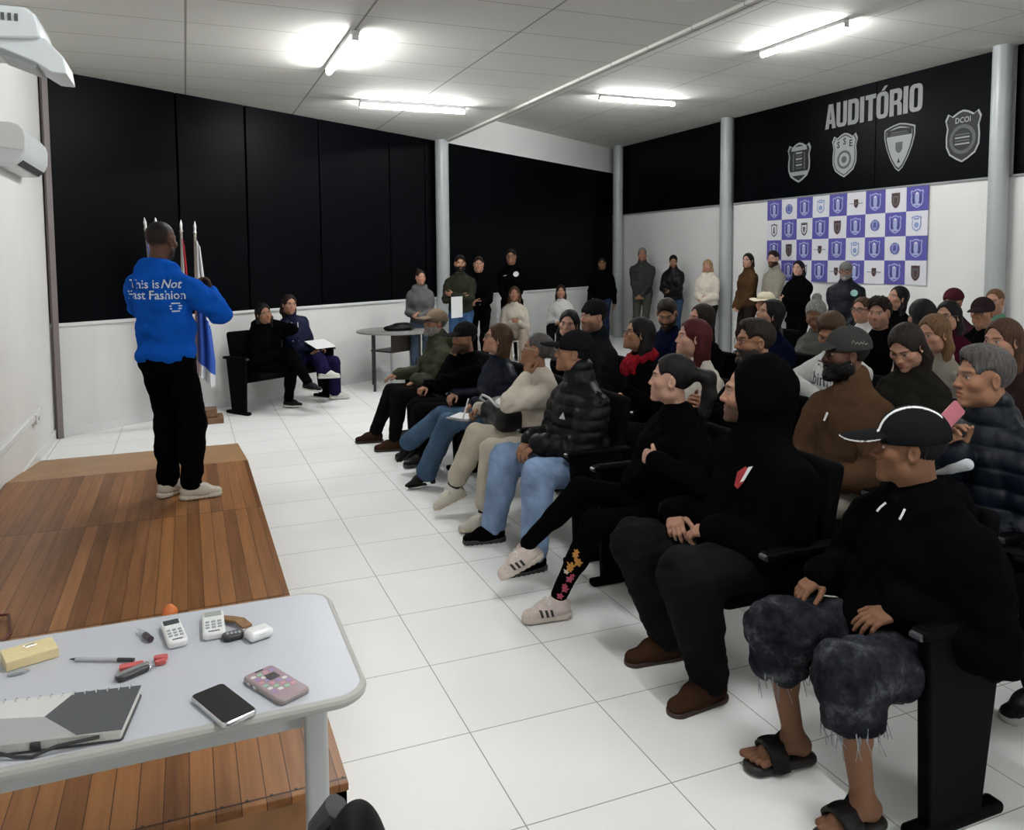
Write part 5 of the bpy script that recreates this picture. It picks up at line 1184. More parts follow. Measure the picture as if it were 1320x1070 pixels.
# standing along the black back wall -------------------------------------------------------
def stand(px, py, S=None, X=None, look=SPK, dz=0, **k):
    h = at(px, py, S=S, X=X); s = (h[2]+.115)/1.755; f = nrm(V(*(V(*look[:2], 0)-V(h[0], h[1], 0))[:2], 0))
    hp = V(h[0], h[1], .915*s)-f*.03; return h, hp, f, s
def std(label, px, py, face=None, look=SPK, S=None, X=None, arms='clasp', **k):
    h, hp, f, s = stand(px, py, S, X)
    if face is not None: f = nrm(V(*face, 0))
    r = np.cross(f, UP); kw = {}
    N = h-UP*.17*s
    if arms == 'cross':
        kw['hands'] = {'R': (N+f*.19-r*.05-UP*.30, -r+UP*.1, -f, 20), 'L': (N+f*.22+r*.03-UP*.26, r+UP*.15, -f, 20)}; kw['poles'] = {'R': r*.9-UP*.8+f*.1, 'L': -r*.9-UP*.8+f*.1}
    elif arms == 'side':
        kw['hands'] = {'R': (hp+r*.27*s-UP*.10+f*.04, -UP+f*.2, -r, 25), 'L': (hp-r*.27*s-UP*.10+f*.04, -UP+f*.2, r, 25)}
    elif arms == 'hold':
        kw['hands'] = {'R': (N+f*.30+r*.05-UP*.36, nrm(f*.5-r*.7), nrm(UP*.6-r*.6), 50), 'L': (N+f*.30-r*.05-UP*.36, nrm(f*.5+r*.7), nrm(UP*.6+r*.6), 50)}
    elif arms == 'high':
        kw['hands'] = {'R': (hp+f*.22+UP*.13+r*.03, nrm(-r+f*.2), -f, 40), 'L': (hp+f*.24+UP*.11-r*.03, nrm(r+f*.2), -f, 40)}
    k.setdefault('sex', 'm'); k.setdefault('skin', 'light')
    return person(label, h, hp, f[:2], look, s=s, sit=False, **{**kw, **k})
JE = (.035, .075, .16); JD = (.02, .035, .075); JP = (.20, .31, .50); SH = dict(kind='sneaker', c=BLK2, sole=(.05, .05, .05))
std('woman in grey zip hoodie and jeans standing left of the grey column', 542, 358, S=.75, arms='high', look=V(4, 2, 1.4), sex='f', skin='light', hair=('bun', 'dark'), top=dict(c=(.085, .086, .085), hood='down', name='hoodie', t=.022), pants=dict(c=(.07, .10, .15), m='denim'), shoes=SH)
_, i5 = std('bearded man in olive shirt with folded arms just right of the grey column', 593, 340, S=.85, arms='cross', look=V(2, 4, 1.5), skin='tan', hair=('short', 'black'), beard=1, top=dict(c=(.022, .0235, .016), name='overshirt', t=.024, fold=.006), pants=dict(c=JE, m='denim'), shoes=SH, fat=1.1)
mb = MB(); mb.box((0, 0, 0), (.24, .004, .28), rz=math.atan2(WT[1], WT[0])); o = mb.build('paper_folder', PAGE); o.location = at(589, 396, S=1.12); tag(o, 'white sheet held low by the man in olive shirt at the column', 'paper')
std('man all in black between the olive-shirted man and the badged officer', 617, 341, S=.62, arms='high', look=V(1.5, 4, 1.5), hair=('short', 'dark'), top=dict(c=BLK, name='sweatshirt'), pants=dict(c=BLK), shoes=SH)
def badge_marks(o, root, base, g):
    wt = mat('badge_white', (.62, .63, .63), .6)
    decal(o, np.array([(.042*math.cos(t), .042*math.sin(t), 0) for t in np.linspace(0, 6.283, 21)[:-1]]), [tuple(range(20))], g['N']+g['fs']*.6-g['rs']*.095-g['tu']*.11, -g['fs'], g['rs'], g['tu'], wt, root, base, 'round_badge')
    decal(o, np.array([(-.03, -.012, 0), (.0, -.006, 0), (.03, .004, 0), (.03, .014, 0), (.0, .006, 0), (-.03, -.002, 0)]), [(0, 1, 4, 5), (1, 2, 3, 4)], g['N']+g['fs']*.6+g['rs']*.085-g['tu']*.135, -g['fs'], -g['rs'], g['tu'], wt, root, base, 'chest_print', .008)
std('tall man in black shirt with round white chest badge by the back wall', 659, 331, S=.45, look=V(.4, 5, 1.5), hair=('short', 'black'), skin='tan', glasses=(.02, .02, .02), top=dict(c=BLK, name='shirt', marks=badge_marks), pants=dict(c=BLK), shoes=SH)
std('man in black jacket standing beside the far corner column', 776, 340, S=.65, look=V(2, 5, 1.4), skin='brown', arms='side', hair=('short', 'black'), top=dict(c=BLK, name='jacket', t=.03), pants=dict(c=(.012, .02, .045), m='denim'), shoes=SH)
CH = []
def chair_under(x, y, f, label=None):
    ang = math.atan2(-f[0], f[1])
    if not CH:
        r = empty('auditorium_chair', (x, y, 0), 'x', 'chair', 'single black auditorium chairs in the rear rows', ang); seat_parts(r, 0, 1, .6, [-.3, .3]); CH.append(r)
    else: r = dup(CH[0]); r.location = (x, y, 0); r.rotation_euler = (0, 0, ang); CH.append(r)
    r['label'] = label or 'black auditorium chair hidden behind the seated rear audience'
def seated(label, px, py, X=None, S=None, face=(-1, 0), look=SPK, chair=True, dx=.05, arms=None, **k):
    h = at(px, py, X=X, S=S); f = nrm(V(*face, 0)); r = np.cross(f, UP); hp = V(*(h-f*dx)[:2], .455); hd = {}
    s = float(np.clip((h[2]-.455)/.625, .93, 1.07))
    if arms == 'cross':
        N = h-UP*.17; hd = {'R': (N+f*.20-r*.06-UP*.30, -r, -f, 25), 'L': (N+f*.22+r*.04-UP*.27, r, -f, 25)}
    elif arms == 'clasp': hd = {'R': (hp+f*.30+UP*.22+r*.045, nrm(f*.4-r*.8+UP*.3), nrm(-r), 45), 'L': (hp+f*.30+UP*.22-r*.045, nrm(f*.4+r*.8+UP*.3), nrm(r), 45)}
    elif arms == 'chest': hd = {'R': (hp+f*.30+UP*.34+r*.04, nrm(-r*.7+UP*.5), -f, 40), 'L': (hp+f*.26+UP*.3-r*.04, nrm(r*.8+UP*.3), -f, 40)}
    k.setdefault('sex', 'm'); k.setdefault('skin', 'light'); hd.update(k.pop('hands', {}) or {})
    if chair: chair_under(hp[0], hp[1], f, 'black auditorium chair carrying the '+label.split(' seated')[0].split(' in the')[0][:60] if False else None)
    k.setdefault('s', s)
    return person(label, h, hp, face, look, hands=hd or None, **k)
CREAM = (.46, .42, .355)
seated('woman with long brown hair in cream sweater seated against the black back wall', 663, 379, S=.75, chair=False, face=(-.35, -.94), look=V(1, 3, 1.3), sex='f', skin='tan', hair=('long', 'brown'), top=dict(c=CREAM, name='sweater', m='knit', vneck=.06), pants=dict(c=(.30, .25, .2)), shoes=SH, arms='clasp')
seated('woman with long dark hair in white sweater seated right of the woman in cream', 723, 376, S=.8, chair=False, face=(-.55, -.83), look=V(1.5, 3, .8), sex='f', skin='light', hair=('long', 'dark'), top=dict(c=(.52, .52, .50), name='sweater', m='knit'), pants=dict(c=BLK2), shoes=SH)
for nm, (sx_, sy_) in (('woman in cream', (663, .75)), ('woman in white sweater', (723, .8))):
    q_ = at(sx_, 378, S=sy_); r_ = empty('stool', (q_[0], q_[1], 0), 'low white stool under the '+nm+' by the back wall', 'stool', 'white stools by the back wall')
    mb = MB(); mb.lathe([(.17, .355), (.18, .365), (.17, .38)], (0, 0, 0), 24); mb.build('seat', wht, r_)
    for t_ in (.8, 2.37, 3.94, 5.5): mb = MB(); mb.tube([(.13*math.cos(t_), .13*math.sin(t_), .36), (.17*math.cos(t_), .17*math.sin(t_), 0)], .014, 8); mb.build('leg', wht, r_)
# standing along the white right wall ------------------------------------------------------
LK = V(0, 5.2, 1.6)
std('grey haired man in grey jacket standing nearest the corner by the right wall', 828, 328, X=7.95, look=V(1, 3, 1.5), face=(-.75, -.65), skin='tan', hair=('crop', 'grey'), top=dict(c=(.034, .035, .034), name='jacket', t=.03, collar=.05, vneck=.10, fold=.007), inner=(.02, .02, .022), pants=dict(c=(.055, .055, .050)), shoes=SH, fat=1.1)
_, i12 = std('woman in dark jacket looking at a phone by the right wall', 868, 337, X=7.95, face=(-.8, -.6), look=V(6.9, 10.4, .9), arms='hold', sex='f', skin='tan', hair=('lowbun', 'black'), top=dict(c=(.004, .004, .005), name='jacket', t=.03, m='nylon', collar=.06), pants=dict(c=(.025, .045, .09), m='denim'), shoes=SH)
wr12 = (i12['arms']['R'][1]+i12['arms']['L'][1])/2; mb = MB(); mb.prism(rrect(.07, .145, .01), .01); o = mb.build('smartphone', blk, bevel=.003); o.location = wr12+V(-.8, -.6, 0)*.085+UP*.03; o.rotation_euler = (.5, 0, math.atan2(-.6, -.8)+math.pi/2); tag(o, 'dark phone in the hands of the woman in dark jacket at the right wall', 'phone')
std('blond woman in white fleece hoodie standing left of the middle column', 912, 343, X=7.9, face=(-.85, -.5), look=V(0, 4, 1.5), arms='high', sex='f', skin='light', hair=('shoulder', 'blond'), top=dict(c=(.60, .55, .47), name='fleece', hood='down', t=.034, m='knit'), pants=dict(c=(.012, .01, .009)), shoes=SH)
std('dark haired woman in brown jacket standing right of the middle column', 964, 336, X=7.9, face=(-.95, .1), look=V(0, 6.5, 1.5), sex='f', skin='fair', hair=('longback', 'dark'), top=dict(c=(.055, .030, .014), name='jacket', t=.03, collar=.04, fold=.008), pants=dict(c=(.018, .012, .010)), shoes=SH)
std('bearded man in beige sweater standing before the left edge of the checkered banner', 997, 334, X=8.0, face=(-.9, .1), look=V(0, 6.5, 1.5), skin='fair', hair=('short', 'dark'), beard=1, beardc=(.035, .02, .012), top=dict(c=(.26, .235, .195), name='sweater', t=.026, collar=.05, m='knit'), pants=dict(c=(.03, .03, .035)), shoes=SH)
std('woman in black coat with long black hair and folded arms before the banner', 1029, 346, X=7.7, face=(-.9, -.15), look=V(0, 5, 1.4), arms='cross', sex='f', skin='fair', hair=('long', 'black'), top=dict(c=BLK, name='coat', t=.045, low=.1), pants=dict(c=BLK), shoes=SH, fat=1.15)
def nav_marks(o, root, base, g):
    decal(o, np.array([(.04*math.cos(t), .04*math.sin(t), 0) for t in np.linspace(0, 6.283, 21)[:-1]]), [tuple(range(20))], g['N']+g['fs']*.6-g['rs']*.10-g['tu']*.11, -g['fs'], g['rs'], g['tu'], mat('badge_mint', (.25, .45, .40), .6), root, base, 'round_badge', .012)
std('man in navy jacket and knit cap standing in front of the checkered banner', 1090, 350, X=7.45, face=(-.75, -.65), look=V(.5, 3, 1.4), arms='clasp', skin='tan', hair=('crop', 'grey'), beard=1, beardc=(.16, .155, .15), glasses=(.02, .02, .02), cap=dict(kind='beanie', c=(.13, .125, .12)), top=dict(c=(.0022, .003, .007), name='jacket', t=.034, marks=nav_marks, collar=.05, m='nylon'), pants=dict(c=BLK2), shoes=SH, fat=1.2)
# front row -------------------------------------------------------------------------------
BROWN_BOOT = dict(kind='boot', c=(.035, .017, .011), sole=(.02, .012, .009), m='cotton')
G = lambda x, y, z: V(x, y, z)
DN = V(0, 0, -1)
h, hp = front(561, 417)
person('man in olive jacket and tan cap in the far end of the front row', h, hp, look=V(-.5, 6.3, 1.5), s=.99, sex='m', skin='tan', hair=('short', 'dgrey'), beard=1, beardc=(.18, .17, .16), cap=dict(kind='cap', c=(.16, .12, .085), tilt=.22), glasses=(.03, .03, .03),
       top=dict(c=(.040, .044, .029), name='jacket', t=.034, fold=.010, freq=22, collar=.06, arm=1.15, hood='down'), pants=dict(c=(.006, .0055, .005), w=1.05), shoes=BROWN_BOOT, fat=1.12,
       hands={'R': (G(1.80, 7.26, .585), nrm(V(-1, -.1, -.25)), DN, 18), 'L': (G(1.84, 6.78, .60), nrm(V(-.8, -.15, -.6)), DN, 22)}, feet={'R': (G(1.54, 7.10, .092), V(-1, .05, 0), UP), 'L': (G(1.63, 6.72, .092), V(-1, .1, 0), UP)})
h, hp = front(598, 436, 2.0)
person('man in black with black cap resting his chin on his fist in the front row', h, hp, look=V(-.5, 5.2, 1.1), s=.97, sex='m', skin='tan', hair=('short', 'black'), beard=.8, cap=dict(kind='cap', c=(.008, .008, .009)),
       top=dict(c=BLK, name='sweatshirt', t=.03), pants=dict(c=BLK2, w=1.02), shoes=SH, hands={'L': (h+V(-.105, -.01, -.155), nrm(V(.25, .3, .9)), nrm(V(.8, .2, .4)), 70), 'R': (G(1.80, 6.30, .60), nrm(V(-.8, -.5, -.1)), DN, 60)},
       poles={'L': V(-.8, -.5, -.7)}, feet={'R': (G(1.72, 6.36, .092), V(-1, .1, 0), UP), 'L': (G(1.72, 6.12, .092), V(-1, -.1, 0), UP)})
h, hp = front(641, 437, 2.05, hy=.06)
person('woman in navy jacket and flared blue jeans with crossed legs in the front row', h, hp, look=V(-.3, 5.9, 1.6), s=.98, sex='f', skin='light', hair=('longback', 'brown'), glasses=(.04, .03, .02),
       top=dict(c=(.0025, .0045, .014), name='jacket', t=.028, fold=.007, m='nylon', vneck=.05, collar=.03), inner=(.05, .045, .03), pants=dict(c=(.052, .092, .15), m='denim', w=1.0, knee=.066, hem=.076, name='jeans'), shoes=dict(kind='heel', c=(.008, .007, .007), sole=(.008, .007, .007)),
       hands={'L': (G(1.90, 5.40, .62), nrm(V(-.7, .1, -.5)), DN, 35), 'R': (G(1.86, 5.72, .64), nrm(V(-.7, -.5, -.3)), DN, 35)}, feet={'L': (G(1.56, 5.52, .105), V(-1, .02, -.08), nrm(V(-.08, 0, 1))), 'R': (G(1.55, 5.96, .24), nrm(V(-.85, .05, -.6)), nrm(V(-.6, .1, .8)))},
       kneepole={'R': V(-.3, -.25, 1.), 'L': V(-.4, .2, .9)})
h, hp = front(692, 452, 2.05)
_, i21 = person('grey haired woman in cream sweater and beige trousers writing in the front row', h, hp, look=V(-.2, 5.9, 1.65), s=.98, sex='f', skin='tan', hair=('lowbun', 'dgrey'), glasses=(.35, .33, .30),
       top=dict(c=(.52, .47, .40), name='sweater', t=.026, fold=.006, collar=.03), pants=dict(c=(.46, .42, .34), w=1.02, knee=.068, hem=.066, sock=True, long=-.075), shoes=dict(kind='sneaker', c=(.55, .51, .44), sole=(.50, .44, .34), laces=True),
       hands={'L': (h+V(-.085, -.035, -.16), nrm(V(.1, .1, 1)), nrm(V(.9, .3, .1)), 55), 'R': (G(1.79, 5.02, .65), nrm(V(-.75, -.2, -.45)), nrm(V(0, -.5, -.8)), 55)}, poles={'L': V(-.8, -.55, -.6), 'R': V(.3, .6, -.6)},
       feet={'L': (G(1.64, 4.50, .092), V(-1, .02, 0), UP), 'R': (G(1.56, 4.88, .17), nrm(V(-.9, 0, -.35)), nrm(V(-.35, 0, .9)))}, kneepole={'R': V(-.3, -.2, 1)})
h, hp = front(740, 455, 2.06, hy=-.02)
def puff_marks(o, root, base, g):
    wt = mat('logo_white', (.6, .6, .6), .6)
    c = V(.9, g['N'][1]+.035, g['N'][2]-.17)
    decal(o, np.array([(-.024, -.02, 0), (.024, -.02, 0), (.012, .022, 0)]), [(0, 1, 2)], c, V(1, -.1, 0), V(0, -1, 0), UP, wt, root, base, 'chest_logo', .004)
person('man in black quilted puffer jacket, black cap and pale jeans in the front row', h, hp, look=V(-.6, 5.6, 1.5), s=1.0, sex='m', skin='tan', hair=('short', 'black'), cap=dict(kind='cap', c=(.007, .007, .008), tilt=.1),
       top=dict(c=(.0032, .0035, .0045), name='puffer_jacket', m='nylon', t=.042, puff=.062, fold=.006, collar=.075, arm=1.18, marks=puff_marks), pants=dict(c=(.20, .285, .44), m='denim', w=1.08, knee=.076, hem=.064, name='jeans', fold=.006), shoes=dict(kind='sneaker', c=BLK, sole=(.03, .03, .03), m='cotton'), fat=1.25,
       hands={'R': (G(1.80, 4.17, .615), nrm(V(-.75, -.35, -.5)), DN, 25), 'L': (G(1.79, 4.03, .625), nrm(V(-.75, .2, -.55)), DN, 30)}, feet={'R': (G(1.62, 4.30, .092), V(-1, .1, 0), UP), 'L': (G(1.66, 3.80, .092), V(-1, -.08, 0), UP)})
h, hp = front(866, 489, 2.04, hy=.03)
def leg_marks(o, root, base, legs):
    kn, an, td, up = legs['L']; rg = random.Random(4); u = nrm(an-kn)
    for i in range(16):
        c = kn+u*(.14+.018*i)+V(-1, -.9, 0)*.5; r_ = rg.uniform(.008, .017); off = rg.uniform(-.02, .02)
        mt = [mat('flower_orange', (.45, .20, .04), .8), mat('flower_pink', (.40, .06, .11), .8), mat('flower_cream', (.5, .42, .32), .8)][0 if i < 6 else (1 if i % 3 else 2)]
        decal(o, np.array([(r_*(1+.3*math.cos(5*t))*math.cos(t)+off, r_*(1+.3*math.cos(5*t))*math.sin(t), 0) for t in np.linspace(0, 6.283, 21)[:-1]]), [tuple(range(20))], c+V(.55, 0, 0)*.6, V(.35, 1, 0), V(1, -.35, 0), UP, mt, root, base, 'flower_print')
person('woman in black with ponytail and flowered leggings, arms folded, in the front row', h, hp, look=V(-.7, 5.2, 1.35), s=1.0, sex='f', skin='fair', hair=('ponytail', 'black'),
       top=dict(c=BLK, name='sweatshirt', t=.03, fold=.006, collar=.02), pants=dict(c=BLK, w=.92, knee=.054, hem=.042, name='leggings', fold=.002, marks=leg_marks, long=-.02), shoes=dict(kind='sneaker', c=(.62, .53, .49), sole=(.60, .53, .46), laces=True, stripes=True, m='knit'),
       hands={'R': (G(2.0, 3.06, .76), nrm(V(.6, -.8, .05)), nrm(V(1, 0, 0)), 55), 'L': (G(1.865, 2.945, .775), nrm(V(-.1, 1, .05)), nrm(V(1, 0, -.3)), 62)}, poles={'R': V(-.2, .9, -.6), 'L': V(-.2, -.9, -.5)},
       feet={'L': (G(1.53, 3.24, .092), V(-1, .06, 0), UP), 'R': (G(1.46, 3.46, .27), nrm(V(-.9, .12, -.42)), nrm(V(-.42, .05, .9)))}, kneepole={'R': V(-.3, -.15, 1), 'L': V(-.6, .1, .8)})
h, hp = front(968, 508, 2.04, hy=.0)
def red_marks(o, root, base, g):
    c = V(.9, g['N'][1]+.055, g['N'][2]-.125)
    decal(o, np.array([(-.018, -.03, 0), (.0, -.04, 0), (.02, -.01, 0), (.02, .035, 0), (.0, .045, 0), (-.02, .02, 0)]), [(0, 1, 2, 3, 4, 5)], c, V(1, -.12, 0), V(0, -1, 0), UP, mat('logo_red', (.30, .02, .025), .7), root, base, 'red_emblem', .009)
    decal(o, np.array([(.010, -.012, 0), (.022, -.004, 0), (.024, .05, 0), (.012, .045, 0)]), [(0, 1, 2, 3)], c, V(1, -.12, 0), V(0, -1, 0), UP, mat('logo_white', (.6, .6, .6), .6), root, base, 'red_emblem', .012)
person('man in black hood pulled up with clasped hands in the front row', h, hp, look=V(-.9, 5.0, 1.3), s=1.06, sex='m', skin='light', hair=('short', 'black'), beard=.75, hs=1.02,
       top=dict(c=BLK, name='hoodie', hood='up', t=.045, fold=.010, freq=20, arm=1.2, cuff=1, marks=red_marks), pants=dict(c=(.0065, .0065, .007), w=1.12, knee=.082, hem=.062, m='denim', fold=.006), shoes=dict(kind='boot', c=(.042, .020, .012), sole=(.035, .018, .012), m='cotton'), fat=1.3,
       hands={'R': (G(1.80, 2.70, .625), nrm(V(-.45, -.75, -.25)), nrm(V(.1, -.3, -.9)), 40), 'L': (G(1.83, 2.46, .62), nrm(V(-.45, .8, -.15)), nrm(V(.2, .2, -.95)), 35)}, feet={'R': (G(1.80, 2.74, .092), V(-1, .05, 0), UP), 'L': (G(1.76, 2.40, .092), V(-1, -.15, 0), UP)},
       kneepole={'R': V(-1.2, .25, .9), 'L': V(-1.2, -.15, .9)})
h, hp = front(1172, 577, 2.05, hz=.44, hy=-.01)
def shorts_mat():
    m, nt, b = nodes('distressed_denim'); L = nt.links.new
    tc = nt.nodes.new('ShaderNodeTexCoord'); n1 = nt.nodes.new('ShaderNodeTexNoise'); n1.inputs['Scale'].default_value = 11; n1.inputs['Detail'].default_value = 9; n1.inputs['Roughness'].default_value = .72; L(tc.outputs['Object'], n1.inputs['Vector'])
    cr = nt.nodes.new('ShaderNodeValToRGB'); e = cr.color_ramp.elements; e[0].position = .40; e[0].color = (.006, .0065, .009, 1); e[1].position = .72; e[1].color = (.10, .105, .115, 1); x = e.new(.55); x.color = (.02, .021, .027, 1); L(n1.outputs['Fac'], cr.inputs[0])
    L(cr.outputs[0], b.inputs['Base Color']); b.inputs['Roughness'].default_value = .95; b.inputs['Specular IOR Level'].default_value = .05
    n2 = nt.nodes.new('ShaderNodeTexNoise'); n2.inputs['Scale'].default_value = 45; n2.inputs['Detail'].default_value = 6; L(tc.outputs['Object'], n2.inputs['Vector']); bp = nt.nodes.new('ShaderNodeBump'); bp.inputs['Strength'].default_value = .6; bp.inputs['Distance'].default_value = .006; L(n2.outputs['Fac'], bp.inputs['Height']); L(bp.outputs[0], b.inputs['Normal'])
    return m
def boy_marks(o, root, base, g):
    pass
bp_, i25 = person('boy in black hoodie, striped black cap and torn denim shorts at the front row end', h, hp, look=V(-1.0, 4.6, 1.05), s=.98, sex='m', skin=(.17, .083, .048), hair=('short', 'black'), hs=.95, cap=dict(kind='cap', c=(.008, .0085, .0095), stripes=True, tilt=.16), fat=1.18,
       top=dict(c=BLK, name='hoodie', hood='down', t=.042, fold=.010, freq=20, arm=1.2, cuff=1, low=.035), pants=dict(c=(.02, .021, .026), mat=shorts_mat(), shorts=True, fray=True, name='denim_shorts', fold=.008, w=1.05), shoes=dict(kind='sandal', c=(.007, .007, .007), sole=(.012, .009, .008)),
       hands={'R': (G(1.90, 1.985, .62), nrm(V(-.85, .05, -.4)), DN, 22), 'L': (G(1.92, 1.69, .615), nrm(V(-.85, .25, -.15)), nrm(V(.1, .2, -1)), 18)}, feet={'R': (G(1.79, 1.985, .095), nrm(V(-1, .12, 0)), UP), 'L': (G(1.76, 1.665, .095), nrm(V(-1, -.05, 0)), UP)},
       kneepole={'R': V(-1.1, .2, .9), 'L': V(-1.1, -.1, .9)})
# white lining of the boy's hood and its drawstrings
bN, bM = i25['N'], i25['M']; bb = i25['base']; fs_b, rs_b, tu_b = i25['fs'], i25['rs'], i25['tu']
S = SDF([bN], .22, .005); S.cone(at(1204, 611, Y=1.80), at(1226, 605, Y=1.765), .008, .013, .01); S.cone(at(1226, 605, Y=1.765), at(1247, 599, Y=1.73), .013, .019, .01)
P, Q = S.extract(); mesh_obj('hood_lining', P, Q, cloth((.42, .44, .46)), bp_, bb)
mb = MB()
for g in (-1, 1): mb = MB(); mb.tube([bN+fs_b*.11+rs_b*g*.035-tu_b*.0-bb, bN+fs_b*.125+rs_b*g*.04-tu_b*.012-bb, bN+fs_b*.138+rs_b*g*.042-tu_b*.025-bb], .0036, 6); mb.build('drawstring_end', mat('string_white', (.6, .6, .6), .7), bp_)
# things with the writing woman: handbag, notebook, pen
hb_ = hp
hbag = at(688, 525, X=1.83)
S = SDF([V(0, 0, 0)], .32, .006); S.rbox(V(0, 0, 0), V(.11, .185, .085), .06); S.ell(V(0, 0, .06), V(.09, .15, .06), None, .03); S.disp(wrinkle(9, 30, .0025)); P, Q = S.extract()
bag = mesh_obj('handbag', P, Q, mat('bag_leather', (.008, .008, .009), .38, 0, .4, .1, 30, .2, 90)); bag.location = (1.90, 4.83, .63); tag(bag, 'black leather handbag on the lap of the woman in cream sweater', 'handbag')
mb = MB(); mb.tube([V(-.07, .13, .06), V(-.12, .12, .10), V(-.13, .05, .135), V(-.12, -.05, .13), V(-.10, -.12, .09), V(-.06, -.13, .06)], .008, 8); mb.build('handle', mat('strap_pale', (.45, .45, .44), .5), bag)
wr_r = i21['arms']['R'][1]
mb = MB(); mb.prism(rrect(.15, .21, .02), .008); o = mb.build('notepad_board', mat('board_dark', (.05, .055, .065), .5), None, bevel=.002); o.location = (1.70, 5.06, .585); o.rotation_euler = (0, -.12, .5)
mb = MB(); mb.prism(rrect(.11, .16, .004), .006, o=(.0, .0, .008)); mb.build('paper_pad', PAGE, o); tag(o, 'dark notepad board with white paper on the knee of the writing woman', 'notepad')
mb = MB(); mb.tube([wr_r+V(-.115, -.02, -.06), wr_r+V(-.075, -.02, .075)], .005, 8); o = mb.build('ballpoint_pen', mat('pen_white', (.6, .6, .6), .4)); tag(o, 'white pen in the hand of the writing woman in cream sweater', 'pen')
# second row ------------------------------------------------------------------------------
sn_ = dict(shoes=SH)
seated('young woman with long black hair seated behind the woman in cream sweater', 733, 418, X=2.95, chair=False, look=V(1.0, 3.6, 1.0), roll=-8, sex='f', skin='fair', hair=('long', 'black'), top=dict(c=BLK2, name='sweater'), pants=dict(c=BLK2), **sn_)
seated('man with dark knit cap and short beard seated behind the man in puffer jacket', 765, 409, X=2.98, chair=False, look=V(-.6, 5.2, 1.4), skin='light', hair=('short', 'black'), beard=.6, cap=dict(kind='beanie', c=(.008, .008, .009)), top=dict(c=(.008, .009, .011), name='jacket', collar=.05, t=.03), pants=dict(c=BLK2), **sn_)
seated('woman with glasses and red scarf in the second row', 823, 431, X=2.95, chair=False, look=V(-.3, 5.8, 1.75), sex='f', skin='tan', hair=('shoulder', 'black'), glasses=(.03, .02, .02), scarf=(.19, .008, .014), top=dict(c=BLK, name='coat', t=.035), pants=dict(c=BLK2), hands={'L': (at(808, 505, X=2.70), nrm(V(-.8, .2, -.4)), DN, 40)}, **sn_)
seated('woman with dark red hair and white knitted cardigan in the second row', 893, 436, X=2.98, chair=False, look=V(-.3, 5.5, 1.5), sex='f', skin='fair', hair=('shoulder', 'red'), top=dict(c=(.50, .46, .40), name='cardigan', m='knit', t=.034, fold=.007, vneck=.07), inner=(.42, .35, .32), pants=dict(c=BLK2), **sn_)
seated('bearded man with brown glasses and swept dark hair in the second row', 973, 441, X=2.98, chair=False, look=V(-.7, 4.8, 1.3), skin='tan', hair=('short', 'dark'), beard=1, beardc=(.025, .02, .017), glasses=(.09, .03, .015), top=dict(c=BLK, name='jacket', t=.03), pants=dict(c=BLK2), hands={'R': (G(2.70, 3.85, .80), nrm(V(-.6, -.4, .35)), nrm(V(0, -1, .2)), 45), 'L': (G(2.72, 3.68, .80), nrm(V(-.5, .5, .35)), nrm(V(0, 1, 0)), 45)}, **sn_)
def brown_marks(o, root, base, g):
    mb = MB(); mb.tube([g['N']+g['fs']*.155-g['tu']*.10-base, g['N']+g['fs']*.175-g['tu']*.14-base], .006, 6); mb.build('zip_pull', slv, root)
person('bearded man in brown jacket and dark cap with ear stud in the second row', *(lambda h: (h, V(h[0]+.04, h[1]-.01, .46)))(at(1090, 457, X=2.98)), look=V(-.8, 4.6, 1.25), s=1.04, sex='m', skin='dark', hair=('crop', 'black'), beard=2, earring=True, cap=dict(kind='cap', c=(.034, .034, .033), tilt=.15, text='Austin'), fat=1.15,
       top=dict(c=(.062, .034, .019), name='jacket', t=.036, fold=.008, collar=.05, vneck=.12, arm=1.15, marks=brown_marks, cuff=1), inner=(.50, .50, .49), pants=dict(c=(.42, .39, .33), w=1.1), shoes=SH,
       hands={'R': (G(2.66, 3.02, .66), nrm(V(-.5, -.8, -.1)), DN, 40), 'L': (G(2.67, 2.86, .64), nrm(V(-.4, .85, -.1)), DN, 40)})
def phone_hand(): pass
ph_ = at(1226, 540, X=2.74)
seated('grey haired man in navy puffer jacket seated behind the boy', 1268, 487, X=2.98, chair=False, hands={'R': (ph_+V(.05, .015, -.15), nrm(V(-.25, 0, 1)), nrm(V(-.2, -1, 0)), 40)}, poles={'R': V(.4, .7, -.6)}, look=V(-1.0, 4.0, 1.15), skin='tan', hair=('short', 'dgrey'), top=dict(c=(.0012, .0032, .008), name='puffer_jacket', m='nylon', t=.045, puff=.075, collar=.05, arm=1.15), pants=dict(c=BLK2), fat=1.2, **sn_)
mb = MB(); mb.prism(rrect(.062, .125, .01), .009); o = mb.build('smartphone', mat('phone_pink', (.42, .13, .16), .3), bevel=.003); o.location = at(1225, 536, X=2.72); o.rotation_euler = (1.0, .9, -.6); tag(o, 'phone in pink case held up beside the grey haired man in navy', 'phone')
person('person in black at the right edge with only one black shoe showing', V(3.0, 1.66, 1.12), V(3.05, 1.66, .46), look=SPK, sex='m', skin='light', hair=('short', 'black'), top=dict(c=BLK, name='jacket'), pants=dict(c=BLK), shoes=dict(kind='sneaker', c=BLK2, sole=(.40, .40, .38)), feet={'R': (G(2.82, 1.875, .092), V(-1, .02, 0), UP), 'L': (G(2.9, 1.55, .092), V(-1, 0, 0), UP)})
